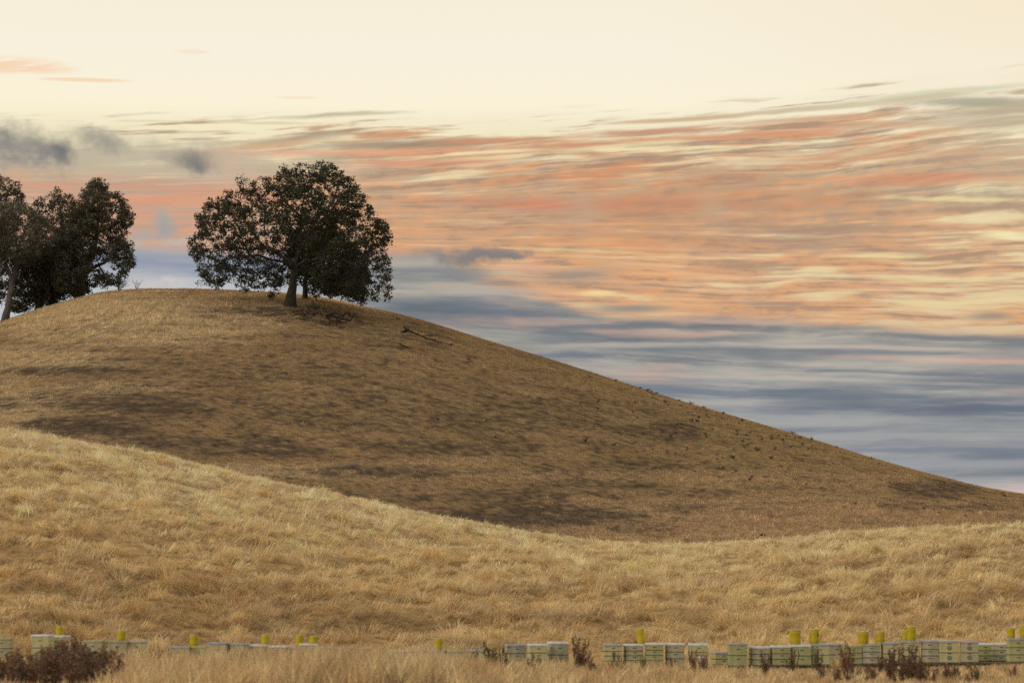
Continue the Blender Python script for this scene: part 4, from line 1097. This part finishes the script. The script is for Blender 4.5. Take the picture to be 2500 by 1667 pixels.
# ================================================================== beehives
M_HIVE = varied('pale_green_hive_paint', (.56, .535, .27), (.43, .405, .21), 6, .75, .25, .2, lo=.3, hi=.7)
M_HIVE2 = varied('weathered_cream_hive_paint', (.52, .485, .29), (.37, .34, .21), 5, .8, .2, .2, lo=.3, hi=.7)
M_HIVE3 = varied('sun_bleached_hive_paint', (.52, .49, .33), (.30, .29, .20), 4, .85, .15, .2, lo=.3, hi=.65)
M_HIVE4 = varied('mossy_hive_paint', (.45, .445, .21), (.33, .33, .16), 4, .85, .15, .2, lo=.3, hi=.7)
M_TIN = varied('white_lid_tin', (.78, .80, .82), (.55, .57, .60), 5, .45, .5, .1, lo=.35, hi=.75)
M_TING = varied('grey_lid_tin', (.42, .43, .46), (.28, .29, .32), 5, .5, .5, .1)
M_DARK = principled('dark_gap', (.035, .03, .025), .9)[0]
M_PAL = varied('old_pallet_wood', (.16, .13, .10), (.09, .075, .06), 6, .9, .1, .4)
M_YEL = varied('yellow_feeder_plastic', (.52, .40, .010), (.40, .31, .010), 7, .5, .35, lo=.3, hi=.8)
M_YELCAP = principled('pale_feeder_rim', (.60, .52, .20), .5)[0]
M_MARK = principled('grey_stencil_paint', (.12, .13, .11), .8)[0]
W, D = .445, .51
def mk_box(h):
    m = MB(); w, d, t = W / 2, D / 2, .0
    m.box(-w, w, -d, d, 0.004, h - .004); return m
_hm = {}
def hive_mesh(kind, h, mat):
    key = (kind, round(h, 2), mat.name)
    if key in _hm: return _hm[key]
    if kind == 'box': me = mk_box(h).mesh('hive_box', mat, bevel=.006)
    elif kind == 'slot':
        m = MB(); m.box(-.045, .045, -.003, .003, -.010, .010); me = m.mesh('handhold', mat, bevel=.003)
    elif kind == 'lid':
        m = MB(); m.box(-W / 2 - .015, W / 2 + .015, -D / 2 - .015, D / 2 + .015, 0, h); me = m.mesh('lid', mat, bevel=.008)
    elif kind == 'board':
        m = MB(); m.box(-W / 2 - .005, W / 2 + .005, -D / 2 - .03, D / 2, 0, h); me = m.mesh('bottom_board', mat, bevel=.004)
    elif kind == 'gap':
        m = MB(); m.box(-W / 2 + .01, W / 2 - .01, -D / 2 + .01, D / 2 - .01, -.011, .011); me = m.mesh('joint', mat)
    elif kind == 'mark':
        m = MB(); n = 20
        for (r0, r1) in ((.036, .058), (0.0005, .018)):
            o = len(m.v)
            for k in range(n):
                q = 2 * math.pi * k / n; m.v.append(Vector((r0 * math.cos(q), 0, r0 * math.sin(q)))); m.v.append(Vector((r1 * math.cos(q), 0, r1 * math.sin(q))))
            for k in range(n):
                a = o + 2 * k; b = o + 2 * ((k + 1) % n); m.f.append((a, a + 1, b + 1, b))
        m.box(-.05, .05, -.0005, .0005, -.006, .006); me = m.mesh('round_mark', mat)
    _hm[key] = me; return me
def hive(xc, ytop, yd, n, lid, label, mat=M_HIVE, rot=0.0, group=None, mark=False, wpx=None, joints=True):
    """a hive whose lid top stands at the given height; the boxes share what is left above its pallet"""
    q_ = (int(xc) * 7919) % 11
    if q_ in (2, 7): mat = M_HIVE3
    if q_ in (4, 9): mat = M_HIVE4
    rot += ((int(xc) * 31) % 13 - 6) * .018
    top = at(xc, ytop, yd); g = float(height(top.x, top.y)) + .13
    root = empty('beehive', (top.x, top.y, g), rot); tag(root, label, 'beehive', group)
    link('bottom_board', hive_mesh('board', .03, M_PAL), root)
    lh = .055; avail = top.z - g - .03 - lh; bh = max(avail / n, .12)
    for i in range(n):
        b = link('hive_box', hive_mesh('box', bh, mat), root, (0, 0, .03 + i * bh))
        sl = link('handhold', hive_mesh('slot', .03, M_DARK), b, (0, -D / 2 - .001, bh * .62))
        sl2 = link('handhold', hive_mesh('slot', .03, M_DARK), b, (W / 2 + .001, 0, bh * .62), (0, 0, math.pi / 2))
        if mark: sl.location.z = bh * .9; link('round_mark', hive_mesh('mark', .1, M_MARK), b, (0, -D / 2 - .006, bh * .48))
    for i in range(1, n): link('joint', hive_mesh('gap', .01, M_DARK), root, (0, 0, .03 + i * bh), scale=(1.052, 1.045, .8))
    ld = link('lid', hive_mesh('lid', lh, M_TIN if lid == 'white' else (M_TING if lid == 'grey' else mat)), root, (0, 0, .03 + n * bh))
    return root, Vector((top.x, top.y, g + .03 + n * bh + lh))
H = {}
def HV(key, *a, **k): H[key] = hive(*a, **k)
GL = 'beehives of the row sunk in tall grass'; GM = 'beehives of the two middle stacks'; GR = 'beehives of the long right-hand row'
HV('a0', 8, 1556, 74.5, 2, 'green', 'weathered green hive at the left picture edge behind the rusty weeds', M_HIVE2, .1, GL)
HV('a1', 105, 1548, 73.5, 2, 'white', 'white-lidded hive just above the rusty weeds at the far left', M_HIVE, -.1, GL)
HV('a2', 143, 1550, 74.2, 2, 'white', 'hive behind the rusty weeds carrying the leftmost yellow can', M_HIVE, -.1, GL)
HV('a3', 232, 1562, 73.5, 2, 'green', 'green-lidded hive left of the second yellow can from the left', M_HIVE2, 0, GL)
HV('a4', 290, 1563, 73.5, 2, 'green', 'green hive under the second yellow can from the left', M_HIVE, 0, GL)
HV('a5', 336, 1564, 73.8, 2, 'grey', 'dull-lidded hive right of the second yellow can from the left', M_HIVE, .12, GL)
HV('a6', 440, 1577, 74.0, 2, 'grey', 'grey-lidded hive left of the third yellow can from the left', M_HIVE2, 0, GL)
HV('a7', 484, 1576, 74.4, 2, 'green', 'hive under the third yellow can from the left', M_HIVE, 0, GL)
for i, (x_, y_, lid_, wd) in enumerate([(536, 1567, 'grey', 'first'), (584, 1569.5, 'grey', 'second'), (632, 1572, 'white', 'third'), (680, 1575, 'white', 'fourth'), (727, 1578, 'grey', 'fifth'), (790, 1579, 'grey', 'seventh'), (838, 1580, 'grey', 'eighth'), (886, 1581.5, 'grey', 'ninth')]):
    HV('b%d' % i, x_, y_, 73.2 + .12 * (i % 3), 2, lid_, f'{"white" if lid_ == "white" else "grey"}-lidded hive, {wd} from the left in the row sinking into tall grass', M_HIVE if i % 2 else M_HIVE2, .06 * (i % 3 - 1), GL)
HV('b9', 753, 1570, 72.4, 2, 'white', 'nearer bright-lidded hive, sixth from the left in the row sinking into tall grass', M_HIVE, .05, GL)
for i, (x_, y_, lid_, wd) in enumerate([(972, 1586, 'white', 'leftmost'), (1019, 1586.5, 'grey', 'second'), (1066, 1586, 'grey', 'third'), (1112, 1586, 'green', 'fourth'), (1160, 1585, 'grey', 'fifth')]):
    HV('c%d' % i, x_, y_, 73.0 + .2 * (i % 2), 2, lid_, f'low hive with {lid_} lid, {wd} in the centre row behind tan grass', M_HIVE2 if i % 2 else M_HIVE, .04, GL)
HV('d0', 1258, 1572, 73.6, 3, 'grey', 'grey-lidded hive at the left end of the three-hive middle stack', M_HIVE, .12, GM)
HV('d1', 1312, 1571, 72.7, 3, 'white', 'central hive of the three-hive middle stack', M_HIVE, .1, GM)
HV('d2', 1362, 1566, 73.2, 2, 'white', 'plain-fronted white-lidded hive at the right end of the three-hive stack', M_HIVE, .1, GM)
for i, (x_, y_, lid_, n_, wd) in enumerate([(1496, 1573, 'grey', 4, 'left end'), (1546, 1571, 'white', 4, 'second from the left'), (1597, 1568.5, 'white', 4, 'middle'), (1647, 1569, 'white', 3, 'second from the right'), (1704, 1570, 'white', 3, 'right end')]):
    HV('e%d' % i, x_, y_, 73.0 + .15 * (i % 2), n_, lid_, f'{lid_}-lidded hive at the {wd} of the five-hive middle group' if i in (0, 2, 4) else f'{lid_}-lidded hive, {wd} of the five-hive middle group', M_HIVE2 if i % 2 else M_HIVE, .05, GM)
HV('f0', 1762, 1590, 75.0, 2, 'grey', 'shorter hive set back at the left start of the right-hand row', M_HIVE2, .1, GR)
HV('f1', 1800, 1569, 72.9, 2, 'grey', 'tall clean grey-lidded hive at the left start of the right-hand row', M_HIVE, .08, GR)
HV('f2', 1853, 1577, 73.1, 3, 'white', 'white-lidded hive two places left of the thickest yellow can', M_HIVE2, .04, GR)
HV('f3', 1905, 1575, 73.0, 3, 'white', 'white-lidded hive just left of the thickest yellow can', M_HIVE, .04, GR)
HV('f4', 1954, 1573, 72.8, 2, 'white', 'hive with faded pinkish front under the thickest yellow can', M_HIVE2, .04, GR)
HV('f5', 2002, 1571, 73.0, 2, 'grey', 'grey-lidded hive under the yellow can with the dark spot', M_HIVE, .04, GR)
HV('f5b', 2038, 1571, 74.6, 2, 'grey', 'hive half hidden beyond the one with the dark-spotted can', M_HIVE2, .04, GR)
HV('f6', 2081, 1575, 73.2, 3, 'green', 'green-lidded hive under the wide bare yellow can right of centre of the row', M_HIVE, .0, GR)
HV('f7', 2127, 1571, 73.1, 3, 'green', 'green-lidded hive under the narrower can beside the wide one', M_HIVE2, .0, GR)
HV('f8', 2175, 1567, 73.0, 2, 'grey', 'grey-lidded hive under the left of the two overlapping cans', M_HIVE, -.04, GR)
HV('f9', 2223, 1563, 73.0, 3, 'grey', 'grey-lidded hive under the tall yellow can, behind dark weeds', M_HIVE2, -.04, GR)
HV('f10', 2270, 1562, 73.0, 3, 'grey', 'three-box hive left of the first hive with round marks', M_HIVE, -.04, GR)
HV('f11', 2315, 1563, 72.6, 2, 'grey', 'hive with a round grey mark on each box, left of the pair', M_HIVE, -.03, GR, True)
HV('f12', 2366, 1564, 72.6, 2, 'grey', 'cream hive with a round grey mark on each box, right of the pair', M_HIVE2, -.03, GR, True)
HV('f13', 2405, 1569, 73.8, 3, 'white', 'set-back hive right of the pair with round marks', M_HIVE, -.03, GR)
HV('f14', 2442, 1569, 73.4, 3, 'white', 'set-back hive beside the large hive at the right edge', M_HIVE2, -.03, GR)
HV('f15', 2482, 1557, 71.4, 3, 'grey', 'large near hive cut by the right picture edge', M_HIVE, -.05, GR)
# pallets under the hives, two or three hives each
def pallet(keys, label):
    ps = [H[k][0].location for k in keys]; x0 = min(p.x for p in ps) - .3; x1 = max(p.x for p in ps) + .3
    yc = sum(p.y for p in ps) / len(ps); z0 = min(p.z for p in ps)
    root = empty('pallet', ((x0 + x1) / 2, yc, z0 - .13)); tag(root, label, 'pallet', 'wooden pallets under the hives'); hw = (x1 - x0) / 2
    for yy in (-.27, 0, .27):
        m = MB(); m.box(-hw, hw, yy - .045, yy + .045, 0.0, .105); m.build('bearer', M_PAL, root, bevel=.004)
    nb_ = max(4, int(hw * 2 / .14)); m = MB()
    for i in range(nb_):
        c = -hw + (i + .5) * 2 * hw / nb_; m.box(c - .05, c + .05, -.33, .33, .106, .128)
    m.build('deck_boards', M_PAL, root)
pallet(['d0', 'd1', 'd2'], 'dark pallet under the three-hive middle stack')
pallet(['e0', 'e1'], 'dark pallet under the left pair of the five-hive group')
pallet(['e2', 'e3', 'e4'], 'dark pallet under the right three of the five-hive group')
pallet(['f1', 'f2'], 'dark pallet at the left start of the right-hand hive row')
pallet(['f3', 'f4', 'f5'], 'dark pallet under the hives with the thickest and the dark-spotted can')
pallet(['f6', 'f7'], 'dark pallet under the two green-lidded hives')
pallet(['f8', 'f9', 'f10'], 'dark pallet under the hives left of the round marks')
pallet(['f11', 'f12'], 'dark pallet under the pair of hives with round marks')
pallet(['f13', 'f14', 'f15'], 'dark pallet at the right end of the hive row')
pallet(['a0', 'a1', 'a2'], 'pallet buried in weeds under the leftmost hives')
pallet(['a3', 'a4', 'a5'], 'pallet buried in grass under the second yellow can')
pallet(['b0', 'b1', 'b2'], 'pallet buried in grass at the left start of the sinking row')
# yellow feeder cans standing on the lids
def can_mesh(w, h):
    r_ = w / 2; m = MB()
    m.lathe([(.001, 0), (r_ * .93, 0), (r_ * .96, .006), (r_ * .97, h * .25), (r_ * .985, h * .27), (r_ * .975, h * .29), (r_ * .99, h * .72), (r_ * 1.01, h * .74), (r_ * .99, h * .76), (r_, h * .94)], 28)
    c = MB(); c.lathe([(r_ * .998, h * .93), (r_ * 1.045, h * .935), (r_ * 1.045, h * .985), (r_ * 1.0, h), (r_ * .9, h * .985), (.001, h * .985)], 28)
    return m.mesh('can_body', M_YEL, True), c.mesh('can_rim', M_YELCAP, True)
CANS = [(145, 1528, 1550, 17, 'a2', 'leftmost yellow feeder can, above the rusty weeds'), (297, 1539, 1563, 20, 'a4', 'yellow can with a pale top, second from the left'),
        (474, 1549, 1577, 22, 'a7', 'dull yellow can, third from the left'), (648, 1548, 1573, 20, 'b2', 'yellow can alone on the white lid left of the close pair'),
        (731, 1549, 1577, 19, 'b4', 'left can of the close pair on the sinking row'), (766, 1552, 1571, 20, 'b9', 'right, shorter can of the close pair on the sinking row'),
        (1071, 1558, 1586, 20, 'c2', 'single yellow can on the centre row, sixth can from the left plus one'), (1566, 1533, 1570, 19, 'e1', 'slightly tilted yellow can on the five-hive middle group'),
        (1941, 1536, 1573, 28, 'f4', 'thickest bright yellow can of the right-hand row'), (1988, 1535, 1571, 23, 'f5', 'dull yellow can with a dark spot, right of the thickest one'),
        (2107, 1541, 1573, 26, 'f7', 'wide bright yellow can between the dark-spotted and the narrow one'), (2149, 1541, 1567, 22, 'f8', 'narrow yellow can right of the wide bright one'),
        (2212, 1537, 1563, 18, 'f9', 'small can half hidden behind the tall one of the right-hand row'), (2225, 1528, 1563, 23, 'f9', 'tallest yellow can of the right-hand row'),
        (2468, 1532, 1557, 20, 'f15', 'last whole yellow can, near the right picture edge'), (2500, 1525, 1557, 20, 'f15', 'yellow can cut by the right picture edge')]
CANS[6] = CANS[6][:5] + ('single yellow can on the low hives of the centre row',)
for (cx, y0, y1, wpx, hk, lb) in CANS:
    hz = H[hk][1]; yd = hz.y; dyy = 0.0
    if cx == 2212: dyy = .14
    if cx == 2225: dyy = -.1
    b = at(cx, 1550, yd + dyy); hpx = max(12, y1 - y0)
    z0 = hz.z; ztop = at(cx, y0, yd + dyy).z; hh = max(ztop - z0, .18)
    root = empty('feeder_can', (b.x, b.y, z0 + .001)); tag(root, lb, 'feeder can', 'yellow feeder cans on the hives')
    me1, me2 = can_mesh(wpx * yd / F, hh); link('can_body', me1, root); link('can_rim', me2, root)
    if cx == 1566: root.rotation_euler = (0, math.radians(-5), 0)
    if cx == 1988:
        m = MB(); w_ = wpx * yd / F / 2; q0 = .9
        for k in range(12):
            q = 2 * math.pi * k / 12; ang_ = -q0 + math.cos(q) * .28; m.v.append(Vector((w_ * 1.02 * math.sin(-ang_), -w_ * 1.02 * math.cos(ang_), hh * .6 + math.sin(q) * .03)))
        m.f.append(tuple(range(12))[::-1]); m.build('dark_spot', M_DARK, root)
# odd things among the hives
pb = at(1716, 1612, 72.3); gz = float(height(pb.x, pb.y)); m = MB(); zt = at(1716, 1603, 72.3).z
root = empty('white_bucket', (pb.x, pb.y, gz)); tag(root, 'white plastic bucket at the right foot of the five-hive middle group', 'bucket')
m.lathe([(.001, 0), (.10, 0), (.125, zt - gz - .02), (.135, zt - gz - .02), (.135, zt - gz), (.118, zt - gz), (.095, .03), (.001, .03)], 24); m.build('bucket_body', M_TIN, root, smooth=True)
m = MB(); m.tube([Vector((.135 * math.cos(a), -.03 - .10 * math.sin(a), zt - gz - .03 - .10 * math.sin(a))) for a in np.linspace(0, math.pi, 12)], [.004] * 12, 5); m.build('handle', M_TING, root)
tb = at(2466, 1650, 69.5); tb.z = float(height(tb.x, tb.y)); m = MB(); zt = at(2466, 1628, 69.5).z - tb.z
m.tube([Vector((.17 * math.cos(a), .05 * math.sin(a * 2), max(-.05, (zt - .03) * math.sin(a)))) for a in np.linspace(-.1, math.pi + .1, 20)], [.03] * 20, 8)
o = m.build('rubber_hose', M_DARK, smooth=True); o.location = tb; tag(o, 'black rubber hose arched above the weeds at the right edge', 'hose')

# ================================================================== weeds in front of the hives
M_STEM = varied('rusty_stems', (.20, .12, .07), (.12, .075, .05), 9, .9, .1)
M_STEMG = varied('green_stems', (.10, .105, .06), (.07, .06, .04), 9, .9, .1)
def dock(seed, h, stems, spread, col, mat, heads=True):
    """dry weed: upright branching stems carrying crusted seed clusters"""
    rd = random.Random(seed); r = np.random.default_rng(seed); root = empty('dock_weed', (0, 0, 0)); m = MB(); P_ = []
    for _ in range(stems):
        a = rd.uniform(0, 6.28); l_ = rd.uniform(0, spread); b0 = Vector((math.cos(a) * l_ * .35, math.sin(a) * l_ * .35, -.03)); hh = h * rd.uniform(.55, 1)
        tp = b0 + Vector((math.cos(a) * l_ * .8 + rd.uniform(-.05, .05), math.sin(a) * l_ * .8, hh)); md = b0.lerp(tp, .5) + Vector((rd.uniform(-.03, .03), rd.uniform(-.03, .03), 0))
        m.tube([b0, md, tp], [.008, .006, .003], 4)
        for f_ in np.linspace(.42, 1, 9):
            q = b0.lerp(md, f_ * 2) if f_ < .5 else md.lerp(tp, (f_ - .5) * 2); d = Vector((rd.uniform(-1, 1), rd.uniform(-1, 1), rd.uniform(.6, 1.6))).normalized() * rd.uniform(.06, .18) * (1.2 - .6 * f_)
            m.tube([q, q + d], [.004, .002], 3)
            P_ += [q + d * t for t in (.3, .55, .8, 1.0)]
    m.build('stems', mat, root)
    P_ = np.array([tuple(p) for p in P_]); n = len(P_) * 4; p = np.repeat(P_, 4, axis=0) + r.normal(0, .015, (n, 3))
    d1 = r.normal(size=(n, 3)); d1 /= np.linalg.norm(d1, axis=1)[:, None]; d2 = np.cross(d1, r.normal(size=(n, 3))); d2 /= np.linalg.norm(d2, axis=1)[:, None]; s1 = r.uniform(.012, .026, n)[:, None]
    co = np.stack([p - d1 * s1, p + d2 * s1 * .8, p + d1 * s1, p - d2 * s1 * .8], 1).reshape(-1, 3); me = raw_mesh('seed_clusters', co, np.arange(n * 4), 4)
    set_col(me, np.repeat(np.array(col) * r.uniform(.55, 1.5, n)[:, None], 4, axis=0)); me.materials.append(M_LEAF); link('seed_clusters', me, root)
    return root
RUST, DKB, OLV = (.32, .19, .12), (.20, .14, .095), (.17, .155, .09)
protos = {k: [dock(100 + i * 7 + j, 1.0, 9 + j, .26, c, mt) for j in range(3)] for i, (k, c, mt) in enumerate([('r', RUST, M_STEM), ('d', DKB, M_STEM), ('o', OLV, M_STEMG)])}
used = set(); rd = random.Random(5)
def weed(px, ytop, yd, kind, label, group, wide=1.0):
    j = rd.randrange(3); p = protos[kind][j]
    if (kind, j) in used: o = copy_tree(p)
    else: o = p; used.add((kind, j))
    t = at(px, ytop, yd); g = float(height(t.x, t.y)); h = max(t.z - g, .2); o.location = (t.x, t.y, g); o.rotation_euler = (0, 0, rd.uniform(0, 6.28)); o.scale = (h * wide, h * wide, h)
    tag(o, label, 'weed', group)
GWL = 'rusty dry weeds massed at the bottom left'
for i in range(95):
    px = rd.uniform(-15, 305); env = spl(px, [(-20, 1600), (30, 1585), (80, 1590), (120, 1572), (150, 1565), (180, 1550), (215, 1568), (240, 1580), (290, 1575), (300, 1600)])
    weed(px, float(env) + abs(rd.gauss(0, 34)), rd.uniform(50, 68), 'r' if rd.random() < .6 else 'd', 'rust-brown dry weed, one of the dense clump at the bottom left', GWL, 1.1)
GWR = 'dark dry weeds in front of the right-hand hives'
for i in range(60):
    px = rd.choice([rd.gauss(2210, 70), rd.gauss(2100, 60), rd.gauss(2340, 50), rd.uniform(2000, 2500)])
    env = 1600 + abs(rd.gauss(0, 16)) if 2150 < px < 2260 else 1618 + abs(rd.gauss(0, 14))
    if 2170 < px < 2240 and rd.random() < .3: env = 1574
    weed(px, env, rd.uniform(60, 69), 'd' if rd.random() < .7 else 'r', 'dark brown dry weed in front of the right-hand hives', GWR, 1.0)
GWM = 'olive and brown weeds scattered before the middle hives'
for i, (px, yt, k, lb) in enumerate([(1196, 1566, 'o', 'tallest olive weed left of the three-hive stack'), (1212, 1582, 'd', 'dark weed pressed against the tallest olive one'), (1230, 1572, 'o', 'olive weed touching the left end of the three-hive stack'),
        (1418, 1552, 'd', 'tall dark-topped weed between the two middle hive groups'), (1424, 1572, 'r', 'rusty weed beside the tall dark-topped one between the middle groups'), (1440, 1592, 'r', 'low rusty weed right of the gap between the middle groups'), (1155, 1588, 'd', 'small dark weed left of the olive weeds'),
        (1300, 1602, 'd', 'brown weed before the three-hive stack'), (1500, 1592, 'd', 'brown weed before the left end of the five-hive group'), (1520, 1604, 'r', 'rusty weed before the left end of the five-hive group'), (1572, 1600, 'o', 'olive weed before the tilted can'), (1690, 1586, 'r', 'rusty weed before the right end of the five-hive group'),
        (1714, 1588, 'r', 'rusty weed beside the white bucket'), (1640, 1604, 'd', 'brown weed right of the middle of the five-hive group'), (592, 1578, 'o', 'thin green weed standing in the tan grass, left of centre'), (822, 1600, 'o', 'thin green weed in the tan grass below the sinking row'), (912, 1584, 'o', 'small green weed at the right end of the sinking row'),
        (1870, 1590, 'd', 'brown weed below the white lids of the right-hand row'), (1935, 1582, 'd', 'dark weed under the thickest yellow can'), (1995, 1580, 'd', 'dark weed under the dark-spotted can'), (2060, 1566, 'r', 'rusty weed rising above the gap beside the green-lidded hives'), (2072, 1576, 'r', 'lower rusty weed beside the green-lidded hives'), (1310, 1590, 'o', 'olive weed at the centre of the three-hive stack'), (390, 1574, 'r', 'thin rusty weed right of the second yellow can'), (750, 1582, 'r', 'thin rusty weed below the close pair of cans')]):
    weed(px, yt, rd.uniform(62, 68), k, lb, GWM, .75)
for k in protos:
    for j in range(3):
        if (k, j) not in used:
            for ch in list(protos[k][j].children): bpy.data.objects.remove(ch)
            bpy.data.objects.remove(protos[k][j])
